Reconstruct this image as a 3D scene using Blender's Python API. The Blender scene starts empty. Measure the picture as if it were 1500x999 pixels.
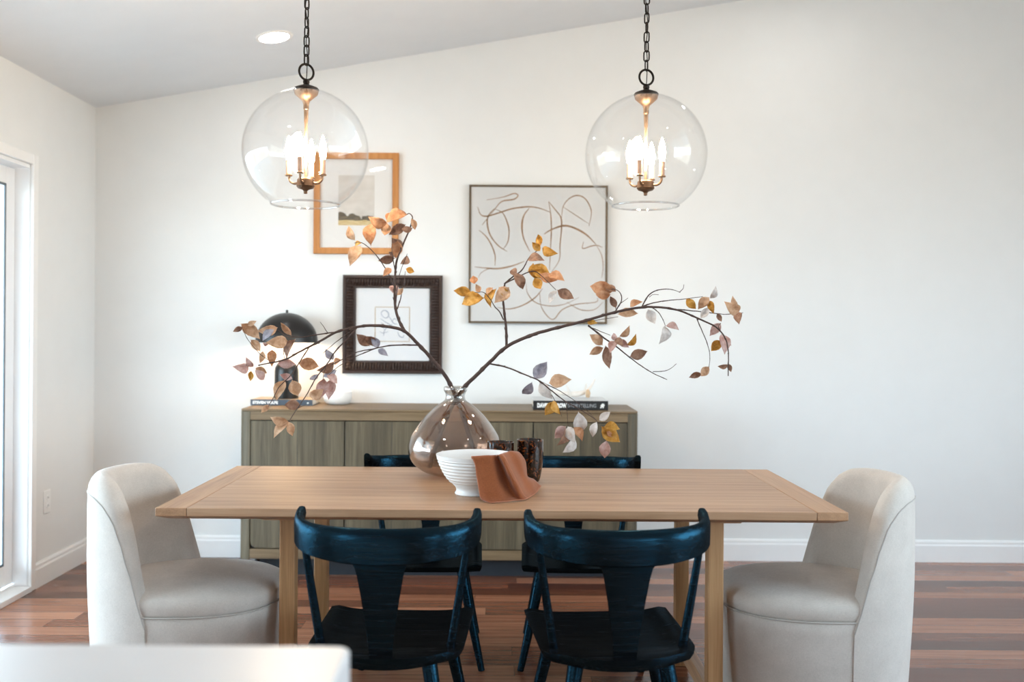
import bpy, bmesh, math, random
from mathutils import Vector, Matrix, noise
R = math.radians
C = bpy.context.scene.collection
SC = bpy.context.scene
random.seed(7)

# ------------------------------------------------------------------ camera constants (1500 x 999 frame)
F, HC, PX, PY, ROLL = 1437.0, 1.341, 737.0, 482.0, R(0.4)
def at(x, y, Y):
    """a point of the room at distance Y, measured off the photograph"""
    dx, dy = x - PX, y - PY
    ux = dx*math.cos(ROLL) + dy*math.sin(ROLL)
    uy = -dx*math.sin(ROLL) + dy*math.cos(ROLL)
    return Vector((ux*Y/F, Y, HC - uy*Y/F))

# ------------------------------------------------------------------ materials
def lin(c):
    return tuple(((v/255)/12.92 if v/255 <= .04045 else ((v/255+.055)/1.055)**2.4) for v in c) + (1.0,)
class NT:
    def __init__(s, name):
        s.m = bpy.data.materials.new(name); s.m.use_nodes = True
        s.t = s.m.node_tree; s.t.nodes.clear()
        s.out = s.n('ShaderNodeOutputMaterial')
    def n(s, typ, **kw):
        nd = s.t.nodes.new(typ)
        for k, v in kw.items():
            if hasattr(nd, k): setattr(nd, k, v)
            else: nd.inputs[k.replace('_', ' ')].default_value = v
        return nd
    def l(s, a, b): s.t.links.new(a, b)
    def math(s, op, a, b=None, c=None):
        nd = s.n('ShaderNodeMath', operation=op)
        for i, v in enumerate((a, b, c)):
            if v is None: continue
            if isinstance(v, (int, float)): nd.inputs[i].default_value = v
            else: s.l(v, nd.inputs[i])
        return nd.outputs[0]
    def ramp(s, fac, stops):
        nd = s.n('ShaderNodeValToRGB'); el = nd.color_ramp.elements
        while len(el) < len(stops): el.new(.5)
        for e, (p, c) in zip(el, stops): e.position = p; e.color = c
        s.l(fac, nd.inputs[0]); return nd.outputs[0]
    def coords(s, scale=(1,1,1), kind='Object'):
        tc = s.n('ShaderNodeTexCoord'); mp = s.n('ShaderNodeMapping')
        mp.inputs['Scale'].default_value = scale
        s.l(tc.outputs[kind], mp.inputs[0]); return mp.outputs[0]
    def noise(s, vec, scale, detail=4, rough=.55, dist=0):
        nd = s.n('ShaderNodeTexNoise'); nd.inputs['Scale'].default_value = scale
        nd.inputs['Detail'].default_value = detail; nd.inputs['Roughness'].default_value = rough
        nd.inputs['Distortion'].default_value = dist
        s.l(vec, nd.inputs['Vector']); return nd.outputs['Fac']
    def mix(s, fac, a, b):
        nd = s.n('ShaderNodeMix', data_type='RGBA')
        for i, v in ((0, fac), (6, a), (7, b)):
            if isinstance(v, (int, float, tuple)): nd.inputs[i].default_value = v
            else: s.l(v, nd.inputs[i])
        return nd.outputs[2]
    def bump(s, h, strength, dist=.01):
        nd = s.n('ShaderNodeBump'); nd.inputs['Strength'].default_value = strength
        nd.inputs['Distance'].default_value = dist
        s.l(h, nd.inputs['Height']); return nd.outputs[0]
    def principled(s, col, rough=.5, normal=None, **kw):
        p = s.n('ShaderNodeBsdfPrincipled')
        for k, v in (('Base Color', col), ('Roughness', rough)):
            if isinstance(v, (int, float, tuple)): p.inputs[k].default_value = v
            else: s.l(v, p.inputs[k])
        for k, v in kw.items(): p.inputs[k.replace('_', ' ')].default_value = v
        if normal is not None: s.l(normal, p.inputs['Normal'])
        s.l(p.outputs[0], s.out.inputs[0]); return p

def plain(name, c, rough=.5, var=.06, scale=30, bump=0, **kw):
    t = NT(name); v = t.coords(); nz = t.noise(v, scale)
    a = lin(c); lo = tuple(x*(1-var) for x in a[:3]) + (1,); hi = tuple(min(1, x*(1+var)) for x in a[:3]) + (1,)
    col = t.ramp(nz, [(.3, lo), (.7, hi)])
    t.principled(col, rough, t.bump(nz, bump) if bump else None, **kw); return t.m

def wood(name, c1, c2, c3, axis='X', rough=.45, fine=1.0, bump=.15, spec=.5):
    t = NT(name)
    sc = {'X': (1.2, 22, 22), 'Y': (22, 1.2, 22), 'Z': (22, 22, 1.2)}[axis]
    v = t.coords(tuple(x*fine for x in sc)); n1 = t.noise(v, 1.0, 6, .62, .6)
    sc2 = {'X': (6, 260, 260), 'Y': (260, 6, 260), 'Z': (260, 260, 6)}[axis]
    v2 = t.coords(sc2); n2 = t.noise(v2, 1.0, 2)
    v3 = t.coords({'X': (.5, 4, 4), 'Y': (4, .5, 4), 'Z': (4, 4, .5)}[axis]); n3 = t.noise(v3, 1.0, 2)
    f = t.math('ADD', t.math('MULTIPLY', n1, .6), t.math('ADD', t.math('MULTIPLY', n2, .22), t.math('MULTIPLY', n3, .25)))
    col = t.ramp(f, [(.36, lin(c1)), (.53, lin(c2)), (.70, lin(c3))])
    t.principled(col, rough, t.bump(t.math('ADD', n1, n2), bump, .002), Specular_IOR_Level=spec); return t.m

def fabric(name, c1, c2):
    t = NT(name)
    a = t.noise(t.coords((900, 900, 120)), 1, 2); b = t.noise(t.coords((120, 120, 900)), 1, 2); c = t.noise(t.coords(), 14, 4)
    f = t.math('ADD', t.math('MULTIPLY', a, .35), t.math('ADD', t.math('MULTIPLY', b, .35), t.math('MULTIPLY', c, .3)))
    t.principled(t.ramp(f, [(.35, lin(c1)), (.65, lin(c2))]), .9, t.bump(f, .25, .002), Specular_IOR_Level=.2, Sheen_Weight=.25)
    return t.m

def thin_glass(name, tint, base, gain, power, rough=0.0, wav=0):
    t = NT(name)
    lw = t.n('ShaderNodeLayerWeight'); lw.inputs[0].default_value = .5
    f = t.math('ADD', t.math('MULTIPLY', t.math('POWER', lw.outputs['Facing'], power), gain), base)
    tr = t.n('ShaderNodeBsdfTransparent'); tr.inputs[0].default_value = tint
    gl = t.n('ShaderNodeBsdfGlossy'); gl.inputs['Roughness'].default_value = rough
    if wav:
        nz = t.noise(t.coords(), 9, 2); t.l(t.bump(nz, wav, .02), gl.inputs['Normal'])
    mx = t.n('ShaderNodeMixShader'); t.l(f, mx.inputs[0]); t.l(tr.outputs[0], mx.inputs[1]); t.l(gl.outputs[0], mx.inputs[2])
    t.l(mx.outputs[0], t.out.inputs[0]); return t.m

def emit(name, c, strength):
    t = NT(name); e = t.n('ShaderNodeEmission'); e.inputs[0].default_value = c; e.inputs[1].default_value = strength
    t.l(e.outputs[0], t.out.inputs[0]); return t.m

def floor_mat():
    t = NT('walnut_planks'); W, L = .115, 1.15
    tc = t.n('ShaderNodeTexCoord'); sp = t.n('ShaderNodeSeparateXYZ'); t.l(tc.outputs['Object'], sp.inputs[0])
    ry = t.math('DIVIDE', sp.outputs[1], W); row = t.math('FLOOR', ry); fy = t.math('FRACT', ry)
    w1 = t.n('ShaderNodeTexWhiteNoise', noise_dimensions='1D'); t.l(row, w1.inputs['W'])
    rx = t.math('ADD', t.math('DIVIDE', sp.outputs[0], L), t.math('MULTIPLY', w1.outputs[0], 7.3))
    cx = t.math('FLOOR', rx); fx = t.math('FRACT', rx)
    w2 = t.n('ShaderNodeTexWhiteNoise', noise_dimensions='2D')
    cb = t.n('ShaderNodeCombineXYZ'); t.l(row, cb.inputs[0]); t.l(cx, cb.inputs[1]); t.l(cb.outputs[0], w2.inputs['Vector'])
    off = t.n('ShaderNodeVectorMath', operation='ADD'); mp = t.n('ShaderNodeVectorMath', operation='MULTIPLY')
    t.l(tc.outputs['Object'], mp.inputs[0]); mp.inputs[1].default_value = (1.3, 26, 1)
    sc = t.n('ShaderNodeVectorMath', operation='SCALE'); t.l(w2.outputs['Color'], sc.inputs[0]); sc.inputs['Scale'].default_value = 40
    t.l(mp.outputs[0], off.inputs[0]); t.l(sc.outputs[0], off.inputs[1])
    g = t.noise(off.outputs[0], 1.6, 6, .6, .8)
    f = t.math('ADD', t.math('MULTIPLY', w2.outputs['Value'], .72), t.math('MULTIPLY', t.math('SUBTRACT', g, .12), .62))
    col = t.ramp(f, [(.12, lin((66, 37, 28))), (.42, lin((102, 60, 43))), (.68, lin((132, 82, 59))), (.95, lin((168, 114, 86)))])
    s1 = t.math('LESS_THAN', fy, .03); s2 = t.math('LESS_THAN', fx, .0022)
    seam = t.math('MAXIMUM', s1, s2)
    col = t.mix(t.math('MULTIPLY', seam, .75), col, lin((40, 24, 20)))
    rg = t.math('ADD', t.math('MULTIPLY', g, .14), .15)
    h = t.math('SUBTRACT', t.math('MULTIPLY', g, .25), seam)
    t.principled(col, rg, t.bump(h, .12, .002), Specular_IOR_Level=.6); return t.m

def tortoise():
    t = NT('tortoiseshell_glass'); v = t.coords()
    n1 = t.noise(v, 105, 4, .62, .6)
    col = t.ramp(n1, [(.47, lin((12, 8, 6))), (.57, lin((56, 26, 12))), (.68, lin((160, 84, 34)))])
    t.principled(col, .06, None, Coat_Weight=.5, Transmission_Weight=.12); return t.m

def landscape():
    t = NT('landscape_print'); tc = t.n('ShaderNodeTexCoord'); sp = t.n('ShaderNodeSeparateXYZ'); t.l(tc.outputs['Object'], sp.inputs[0])
    z = sp.outputs[2]
    nz = t.noise(t.coords(), 22, 5); nf = t.noise(t.coords((1, 1, 4)), 40, 3)
    sky = t.ramp(t.noise(t.coords((1, 1, 2)), 9, 3), [(.3, lin((196, 188, 178))), (.7, lin((216, 210, 202)))])
    tree = t.ramp(nf, [(.35, lin((66, 55, 42))), (.65, lin((120, 105, 80)))])
    field = t.ramp(nf, [(.35, lin((196, 168, 112))), (.65, lin((216, 196, 150)))])
    edge = t.math('ADD', t.math('ADD', t.math('MULTIPLY', nz, .10), t.math('MULTIPLY', sp.outputs[0], -.10)), -.117)
    is_sky = t.math('GREATER_THAN', z, edge)
    is_field = t.math('LESS_THAN', t.math('ADD', z, t.math('MULTIPLY', nf, .02)), -.088)
    t.principled(t.mix(is_sky, t.mix(is_field, tree, field), sky), .6); return t.m

def leaf_mat(name, c1, c2, c3):
    t = NT(name); n1 = t.noise(t.coords(), 60, 4, .6, .3); n2 = t.noise(t.coords(), 18, 2)
    f = t.math('ADD', t.math('MULTIPLY', n1, .6), t.math('MULTIPLY', n2, .4))
    col = t.ramp(f, [(.36, lin(c1)), (.5, lin(c2)), (.64, lin(c3))])
    p = t.n('ShaderNodeBsdfPrincipled'); t.l(col, p.inputs['Base Color']); p.inputs['Roughness'].default_value = .75
    t.l(t.bump(n1, .3, .004), p.inputs['Normal'])
    tl = t.n('ShaderNodeBsdfTranslucent'); t.l(col, tl.inputs[0])
    mx = t.n('ShaderNodeMixShader'); mx.inputs[0].default_value = .3
    t.l(p.outputs[0], mx.inputs[1]); t.l(tl.outputs[0], mx.inputs[2]); t.l(mx.outputs[0], t.out.inputs[0]); return t.m

def black_wood():
    t = NT('ebonised_oak')
    n1 = t.noise(t.coords((5, 80, 80)), 1, 5, .6, .5)
    bp = t.bump(n1, .55, .002); rg = t.math('ADD', t.math('MULTIPLY', n1, .22), .13)
    df = t.n('ShaderNodeBsdfDiffuse'); t.l(t.ramp(n1, [(.35, (.003, .003, .0034, 1)), (.7, (.008, .0078, .008, 1))]), df.inputs[0]); t.l(bp, df.inputs['Normal'])
    lw = t.n('ShaderNodeLayerWeight'); lw.inputs[0].default_value = .5
    sky_gloss = t.mix(t.math('POWER', lw.outputs['Facing'], 4.0), (.0042, .019, .031, 1), (.07, .085, .10, 1))  # blue of the reflected sky is put into the gloss colour
    gl = t.n('ShaderNodeBsdfGlossy'); t.l(sky_gloss, gl.inputs[0]); t.l(rg, gl.inputs['Roughness']); t.l(bp, gl.inputs['Normal'])
    ad = t.n('ShaderNodeAddShader'); t.l(df.outputs[0], ad.inputs[0]); t.l(gl.outputs[0], ad.inputs[1]); t.l(ad.outputs[0], t.out.inputs[0])
    return t.m

M = {}
M['wall'] = plain('wall_paint', (229, 229, 227), .85, .012, 6, .02)
M['dimwall'] = plain('dimmed_wall_paint', (128, 122, 114), .8, .02, 6)  # unseen rear wall, darkened to dim its reflection in the black chairs
M['ceil'] = plain('ceiling_paint', (223, 227, 231), .9, .012, 6)
M['trimw'] = plain('white_trim_paint', (240, 239, 237), .4, .01, 12)
M['vinyl'] = plain('white_vinyl', (238, 239, 240), .35, .01, 12)
M['rubber'] = plain('grey_gasket', (110, 118, 124), .6, .05)
M['pane'] = thin_glass('window_glass', (.97, .985, .98, 1), .03, .25, 5)
M['floor'] = floor_mat()
M['patio'] = plain('patio_concrete', (168, 168, 164), .9, .1, 8)
M['oak'] = wood('light_oak_long', (138, 102, 72), (172, 134, 102), (190, 153, 121), 'X', .42)
M['oak_y'] = wood('light_oak_cross', (142, 104, 74), (176, 136, 102), (196, 156, 120), 'Y', .42)
M['oak_z'] = wood('light_oak_upright', (142, 102, 64), (178, 134, 90), (198, 156, 112), 'Z', .5)
M['sb_x'] = wood('weathered_oak_long', (84, 66, 46), (112, 92, 66), (136, 114, 86), 'X', .5)
M['sb_z'] = wood('weathered_oak_upright', (52, 44, 32), (86, 76, 57), (114, 102, 80), 'Z', .55)
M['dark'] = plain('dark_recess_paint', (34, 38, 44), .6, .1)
M['black'] = black_wood()
M['fab'] = fabric('oatmeal_velvet', (184, 175, 166), (208, 199, 190))
M['seam'] = plain('seam_piping', (180, 173, 166), .9)
M['bronze'] = plain('dark_bronze', (44, 37, 33), .42, .15, 40, Metallic=.85)
M['brass'] = plain('aged_brass', (140, 114, 92), .42, .18, 60, Metallic=.85)
M['hub'] = plain('worn_bronze', (112, 86, 66), .4, .2, 50, Metallic=.8)
M['sleeve'] = plain('candle_sleeve', (198, 158, 132), .5, .08)
M['globe'] = thin_glass('clear_globe_glass', (.992, .992, .992, 1), .022, .40, 4.0)
M['rim'] = thin_glass('globe_rim_glass', (.97, .97, .97, 1), .25, .6, 2)
M['bulb'] = emit('lit_bulb', (1.0, .79, .57, 1), 205)
M['lampbulb'] = emit('lit_lamp_bulb', (1.0, .70, .42, 1), 95)
M['led'] = emit('lit_downlight', (1.0, .985, .97, 1), 34)
M['blackmetal'] = plain('black_enamel', (17, 17, 18), .36, .1, 20)
M['shade_in'] = plain('shade_inside_white', (235, 228, 215), .6, .02)
M['vase'] = thin_glass('smoky_luster_glass', (.89, .79, .725, 1), .12, .75, 2.6, .015, .15)
M['vaseneck'] = thin_glass('clear_grey_glass', (.84, .83, .81, 1), .16, .8, 2.2, .03, .25)
M['china'] = plain('white_stoneware', (226, 225, 223), .3, .012, 20)
M['china2'] = plain('matte_white_ceramic', (240, 238, 235), .55, .015, 20)
M['napkin'] = fabric('rust_linen', (122, 64, 34), (154, 88, 50))
M['hem'] = plain('rust_hem', (176, 116, 88), .9, .1)
M['tort'] = tortoise()
M['bark'] = plain('twig_bark', (70, 52, 46), .8, .3, 120, .3)
M['quartz'] = plain('white_quartz', (222, 219, 218), .35, .02, 5)
M['cab'] = plain('cabinet_paint', (225, 224, 220), .5, .01)
M['fr_oak'] = wood('honey_frame_wood', (158, 98, 44), (186, 124, 64), (204, 146, 86), 'Z', .4)
M['fr_dark'] = plain('dark_carved_frame', (52, 35, 29), .34, .2, 30)
M['fr_bronze'] = plain('thin_bronze_frame', (92, 76, 56), .45, .12)
M['mat'] = plain('mat_board', (228, 225, 221), .9, .01)
M['canvas'] = plain('linen_canvas', (200, 199, 197), .9, .03, 3, .05)
M['paper'] = plain('drawing_paper', (226, 226, 227), .9, .01)
M['gilt'] = plain('gilt_line', (176, 148, 104), .5, .1)
M['ink'] = plain('blue_grey_ink', (150, 158, 172), .9, .2, 200)
M['stroke'] = plain('umber_brush', (150, 121, 96), .95, .3, 60)
M['picglass'] = thin_glass('picture_glass', (1, 1, 1, 1), .03, .5, 5)
M['print'] = landscape()
M['bk_grey'] = plain('slate_book_cloth', (70, 80, 92), .6, .08)
M['bk_tan'] = plain('tan_book_cover', (196, 172, 146), .6, .05)
M['bk_black'] = plain('black_book_cloth', (18, 18, 19), .5, .1)
M['bk_photo'] = plain('pale_photo_cover', (196, 198, 200), .35, .12, 12)
M['pages'] = plain('book_pages', (228, 220, 206), .9, .06, 90)
M['lettw'] = plain('white_lettering', (235, 235, 232), .6, .02)
M['lettg'] = plain('grey_lettering', (150, 152, 155), .6, .02)
M['antler'] = plain('bleached_antler', (228, 222, 214), .6, .08, 30, .1)
M['antler_tip'] = plain('antler_base', (196, 168, 136), .7, .15, 40, .2)
M['plate'] = plain('outlet_plastic', (238, 238, 236), .35, .01)
M['slot'] = plain('outlet_slot', (60, 60, 60), .6, .05)
LEAF = {
 'T': leaf_mat('leaf_tan', (182, 138, 102), (208, 168, 134), (224, 192, 160)),
 'O': leaf_mat('leaf_orange', (170, 112, 74), (198, 144, 104), (214, 170, 134)),
 'P': leaf_mat('leaf_pink', (186, 138, 126), (208, 172, 162), (222, 196, 188)),
 'G': leaf_mat('leaf_grey', (134, 128, 138), (170, 164, 174), (196, 192, 198)),
 'B': leaf_mat('leaf_brown', (124, 90, 74), (160, 122, 100), (186, 150, 126)),
 'Y': leaf_mat('leaf_ochre', (170, 112, 32), (204, 150, 62), (220, 176, 100)),
 'W': leaf_mat('leaf_white', (196, 186, 180), (222, 214, 208), (236, 230, 226)),
}
LK = list(LEAF)

# ------------------------------------------------------------------ mesh helpers
class MB:
    def __init__(s): s.v = []; s.f = []; s.mi = []
    def add(s, vs, fs, mi=0):
        o = len(s.v); s.v += [tuple(v) for v in vs]
        for f in fs: s.f.append(tuple(i+o for i in f)); s.mi.append(mi)
        return s
    def box(s, x0, x1, y0, y1, z0, z1, mi=0):
        vs = [(x, y, z) for z in (z0, z1) for y in (y0, y1) for x in (x0, x1)]
        return s.add(vs, [(0,2,3,1),(4,5,7,6),(0,1,5,4),(2,6,7,3),(0,4,6,2),(1,3,7,5)], mi)
    def prism(s, pts, axis, a0, a1, mi=0):
        """closed outline pts (2-D) extruded along an axis"""
        def P(p, a): return {'X': (a, p[0], p[1]), 'Y': (p[0], a, p[1]), 'Z': (p[0], p[1], a)}[axis]
        n = len(pts); vs = [P(p, a0) for p in pts] + [P(p, a1) for p in pts]
        fs = [tuple(range(n))[::-1], tuple(range(n, 2*n))] + [(i, (i+1) % n, n+(i+1) % n, n+i) for i in range(n)]
        return s.add(vs, fs, mi)
    def lathe(s, prof, seg=48, c=(0,0,0), mi=0, ax=None):
        vs, fs = [], []
        for r, z in prof:
            for k in range(seg):
                a = 2*math.pi*k/seg; vs.append(Vector((r*math.cos(a), r*math.sin(a), z)))
        if ax is not None:
            q = Vector((0,0,1)).rotation_difference(Vector(ax)); vs = [q @ v for v in vs]
        vs = [v + Vector(c) for v in vs]
        for i in range(len(prof)-1):
            for k in range(seg):
                k2 = (k+1) % seg; fs.append((i*seg+k, i*seg+k2, (i+1)*seg+k2, (i+1)*seg+k))
        if prof[0][0] > 1e-6 and False: pass
        s.add(vs, fs, mi); return s
    def disc_caps(s, prof, seg, c, mi=0): return s
    def tube(s, pts, rad, seg=8, mi=0, caps=True, closed=False):
        pts = [Vector(p) for p in pts]; n = len(pts)
        if isinstance(rad, (int, float)): rad = [rad]*n
        T = []
        for i in range(n):
            a = pts[(i-1) % n] if (closed or i > 0) else pts[i]; b = pts[(i+1) % n] if (closed or i < n-1) else pts[i]
            T.append((b-a).normalized())
        u = T[0].orthogonal().normalized(); vs, fs = [], []
        for i in range(n):
            if i > 0:
                q = T[i-1].rotation_difference(T[i]); u = (q @ u); u = (u - T[i]*u.dot(T[i])).normalized()
            w = T[i].cross(u)
            for k in range(seg):
                a = 2*math.pi*k/seg; vs.append(pts[i] + (u*math.cos(a) + w*math.sin(a))*rad[i])
        m = n if closed else n-1
        for i in range(m):
            for k in range(seg):
                k2 = (k+1) % seg; j = (i+1) % n
                fs.append((i*seg+k, i*seg+k2, j*seg+k2, j*seg+k))
        if caps and not closed:
            fs.append(tuple(range(seg))[::-1]); fs.append(tuple((n-1)*seg+k for k in range(seg)))
        return s.add(vs, fs, mi)
    def grid(s, rows, mi=0, flip=False):
        n, m = len(rows), len(rows[0]); vs = [p for r in rows for p in r]
        fs = [(i*m+j, i*m+j+1, (i+1)*m+j+1, (i+1)*m+j) for i in range(n-1) for j in range(m-1)]
        return s.add(vs, [f[::-1] for f in fs] if flip else fs, mi)
    def build(s, name, mat, parent=None, smooth=True, angle=35, bevel=0, seg=2, subd=0, solid=0, loc=None, weld=True):
        me = bpy.data.meshes.new(name)
        me.from_pydata(s.v, [], s.f)
        mats = mat if isinstance(mat, (list, tuple)) else [mat]
        for m in mats: me.materials.append(m)
        for p, i in zip(me.polygons, s.mi): p.material_index = i
        bm = bmesh.new(); bm.from_mesh(me)
        if weld: bmesh.ops.remove_doubles(bm, verts=bm.verts, dist=1e-6)
        bmesh.ops.recalc_face_normals(bm, faces=bm.faces); bm.to_mesh(me); bm.free()
        if smooth: me.shade_smooth(); me.set_sharp_from_angle(angle=R(angle))
        o = bpy.data.objects.new(name, me); C.objects.link(o)
        if parent is not None: o.parent = parent
        if loc is not None: o.location = loc
        if solid:
            m = o.modifiers.new('solid', 'SOLIDIFY'); m.thickness = solid; m.offset = 0
        if bevel:
            m = o.modifiers.new('bevel', 'BEVEL'); m.width = bevel; m.segments = seg; m.limit_method = 'ANGLE'; m.angle_limit = R(40)
        if subd:
            m = o.modifiers.new('subd', 'SUBSURF'); m.levels = subd; m.render_levels = subd
        return o

def cr(pts, n=6):
    """Catmull-Rom through the points"""
    P = [Vector(p) for p in pts]
    if len(P) < 3: return P
    P = [P[0]*2-P[1]] + P + [P[-1]*2-P[-2]]; out = []
    for i in range(1, len(P)-2):
        a, b, c, d = P[i-1:i+3]
        for k in range(n):
            t = k/n
            out.append(.5*((2*b) + (c-a)*t + (2*a-5*b+4*c-d)*t*t + (3*b-a-3*c+d)*t**3))
    out.append(P[-2]); return out
def lerp_table(tab, x):
    if x <= tab[0][0]: return tab[0][1]
    for (a, va), (b, vb) in zip(tab, tab[1:]):
        if x <= b: return va + (vb-va)*(x-a)/(b-a)
    return tab[-1][1]
def tag(o, label, cat, group=None, kind=None):
    o['label'] = label; o['category'] = cat
    if group: o['group'] = group
    if kind: o['kind'] = kind
    return o
def thing(name, label, cat, loc=(0,0,0), rz=0, group=None):
    o = bpy.data.objects.new(name, None); C.objects.link(o); o.empty_display_size = .05
    o.location = loc; o.rotation_euler = (0, 0, rz); return tag(o, label, cat, group)
def struct(o, label=None, cat=None):
    o['kind'] = 'structure'
    if label: o['label'] = label
    if cat: o['category'] = cat
    return o
def dup(root, loc, rz, label):
    r = root.copy(); C.objects.link(r); r.location = loc; r.rotation_euler = (0, 0, rz); r['label'] = label
    def rec(src, dst):
        for ch in [o for o in allobj if o.parent == src]:
            c = ch.copy(); C.objects.link(c); c.parent = dst; rec(ch, c)
    allobj = list(bpy.data.objects); rec(root, r); return r

# ================================================================== THE ROOM
XL, XR, YB, YF = -2.386, 4.6, 5.73, -3.2
ZL, SL = 2.616, .1738
def zc(x): return ZL + SL*(x - XL)
T_ = .14
struct(MB().box(XL-T_, XR+T_, YF-T_, YB+T_, -.12, 0).build('floor', M['floor'], smooth=False), 'dark walnut plank floor running across the room', 'floor')
struct(MB().prism([(XL-T_, zc(XL-T_)), (XR+T_, zc(XR+T_)), (XR+T_, zc(XR+T_)+.12), (XL-T_, zc(XL-T_)+.12)], 'Y', YF-T_, YB+T_).build('ceiling', M['ceil'], smooth=False), 'pale grey sloping ceiling', 'ceiling')
struct(MB().prism([(XL-T_, 0), (XR+T_, 0), (XR+T_, zc(XR+T_)), (XL-T_, zc(XL-T_))], 'Y', YB, YB+T_).build('wall_back', M['wall'], smooth=False), 'white wall behind the sideboard', 'wall')
# left wall with the sliding-door opening and a kitchen window opening beside the camera
DY0, DY1, DZ = 2.30, 4.945, 2.155
KY0, KY1, KZ0, KZ1 = -1.9, -.1, 1.08, 2.15
w = MB(); X0, X1 = XL-T_, XL
w.box(X0, X1, DY1, YB, 0, ZL); w.box(X0, X1, DY0, DY1, DZ, ZL); w.box(X0, X1, KY1, DY0, 0, ZL)
w.box(X0, X1, KY0, KY1, 0, KZ0); w.box(X0, X1, KY0, KY1, KZ1, ZL); w.box(X0, X1, YF, KY0, 0, ZL)
struct(w.build('wall_left', M['wall'], smooth=False, weld=False), 'white wall with the sliding glass door', 'wall')
RY0, RY1, RZ0, RZ1 = -.6, 3.1, .80, 2.6  # opening for an unseen window, added to brighten the right side
w = MB(); zr_ = zc(XR)
w.box(XR, XR+T_, YF-T_, RY0, 0, zr_); w.box(XR, XR+T_, RY1, YB+T_, 0, zr_); w.box(XR, XR+T_, RY0, RY1, 0, RZ0); w.box(XR, XR+T_, RY0, RY1, RZ1, zr_)
struct(w.build('wall_right', M['wall'], smooth=False, weld=False), 'white wall out of view', 'wall')
fr = MB(); b = .06
fr.box(XR+.04, XR+.1, RY0, RY1, RZ0, RZ0+b); fr.box(XR+.04, XR+.1, RY0, RY1, RZ1-b, RZ1)
for k in range(5):
    y = RY0 + (RY1-RY0-b)*k/4; fr.box(XR+.04, XR+.1, y, y+b, RZ0+b, RZ1-b)
o = struct(fr.build('window_3', M['vinyl'], smooth=False, weld=False), 'added white window out of view, lighting the right side', 'window')
MB().box(XR+.068, XR+.072, RY0+b, RY1-b, RZ0+b, RZ1-b).build('pane', M['pane'], o, smooth=False)
# wall behind the camera with two window openings
W2 = (2.6, 4.0, .90, 2.3)
w = MB(); Y0, Y1 = YF-T_, YF
def col(x0, x1, z0, z1=None):
    w.prism([(x0, z0), (x1, z0), (x1, zc(x1) if z1 is None else z1), (x0, zc(x0) if z1 is None else z1)], 'Y', Y0, Y1)
col(XL, W2[0], 0); col(W2[1], XR, 0)
for W in (W2,): col(W[0], W[1], 0, W[2]); col(W[0], W[1], W[3])
struct(w.build('wall_front', M['dimwall'], smooth=False, weld=False), 'grey wall behind the viewpoint, darkened to dim reflections', 'wall')
for i, W in enumerate((W2,)):
    fr = MB(); b = .06
    fr.box(W[0], W[1], YF-.1, YF-.04, W[2], W[2]+b); fr.box(W[0], W[1], YF-.1, YF-.04, W[3]-b, W[3])
    for x in (W[0], (W[0]+W[1])/2-b/2, W[1]-b): fr.box(x, x+b, YF-.1, YF-.04, W[2]+b, W[3]-b)
    for k in (1, 3): fr.box(W[0]+(W[1]-W[0])*k/4-.012, W[0]+(W[1]-W[0])*k/4+.012, YF-.085, YF-.055, W[2]+b, W[3]-b)
    for k in (1, 2):
        z = W[2]+(W[3]-W[2])*k/3; fr.box(W[0]+b, W[1]-b, YF-.085, YF-.055, z-.012, z+.012)
    o = struct(fr.build(f'window_{i+1}', M['vinyl'], smooth=False, weld=False), 'white window behind the viewpoint', 'window')
    MB().box(W[0]+b, W[1]-b, YF-.072, YF-.068, W[2]+b, W[3]-b).build('pane', M['pane'], o, smooth=False)
fr = MB(); b = .06
fr.box(XL-.1, XL-.04, KY0, KY1, KZ0, KZ0+b); fr.box(XL-.1, XL-.04, KY0, KY1, KZ1-b, KZ1)
for y in (KY0, (KY0+KY1)/2-b/2, KY1-b): fr.box(XL-.1, XL-.04, y, y+b, KZ0+b, KZ1-b)
o = struct(fr.build('window_2', M['vinyl'], smooth=False, weld=False), 'white kitchen window out of view', 'window')
MB().box(XL-.072, XL-.068, KY0+b, KY1-b, KZ0+b, KZ1-b).build('pane', M['pane'], o, smooth=False)
# sliding door
fr = MB()
fr.box(XL-.135, XL-.004, DY1-.004, DY1, 0, DZ)            # jambs / head lining
fr.box(XL-.135, XL-.004, DY0, DY0+.02, 0, DZ); fr.box(XL-.135, XL-.004, DY0, DY1, DZ-.02, DZ)
fr.box(XL-.135, XL+.02, DY0, DY1, 0, .028)                # sill
fr.box(XL-.072, XL-.066, DY0, DY1, .028, .04)
door = struct(fr.build('door_1', M['vinyl'], smooth=False, weld=False, bevel=.002), 'white vinyl sliding glass patio door', 'door')
def sash(y0, y1, x):
    s = MB(); b = .085
    s.box(x-.04, x, y0, y0+b, .045, DZ-.025); s.box(x-.04, x, y1-b, y1, .045, DZ-.025)
    s.box(x-.04, x, y0+b, y1-b, .045, .045+b+.02); s.box(x-.04, x, y0+b, y1-b, DZ-.025-b, DZ-.025)
    o = s.build('sash', M['vinyl'], door, smooth=False, bevel=.003, weld=False)
    g = MB(); i0, i1, z0, z1 = y0+b, y1-b, .150, DZ-.110
    g.box(x-.0065, x-.0005, i0, i0+.012, z0, z1); g.box(x-.0065, x-.0005, i1-.012, i1, z0, z1)
    g.box(x-.0065, x-.0005, i0, i1, z0, z0+.012); g.box(x-.0065, x-.0005, i0, i1, z1-.012, z1)
    g.build('gasket', M['rubber'], o, smooth=False, weld=False)
    MB().box(x-.036, x-.031, i0, i1, z0, z1).build('glass_pane', M['pane'], o, smooth=False)
ym = (DY0+DY1)/2
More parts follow.
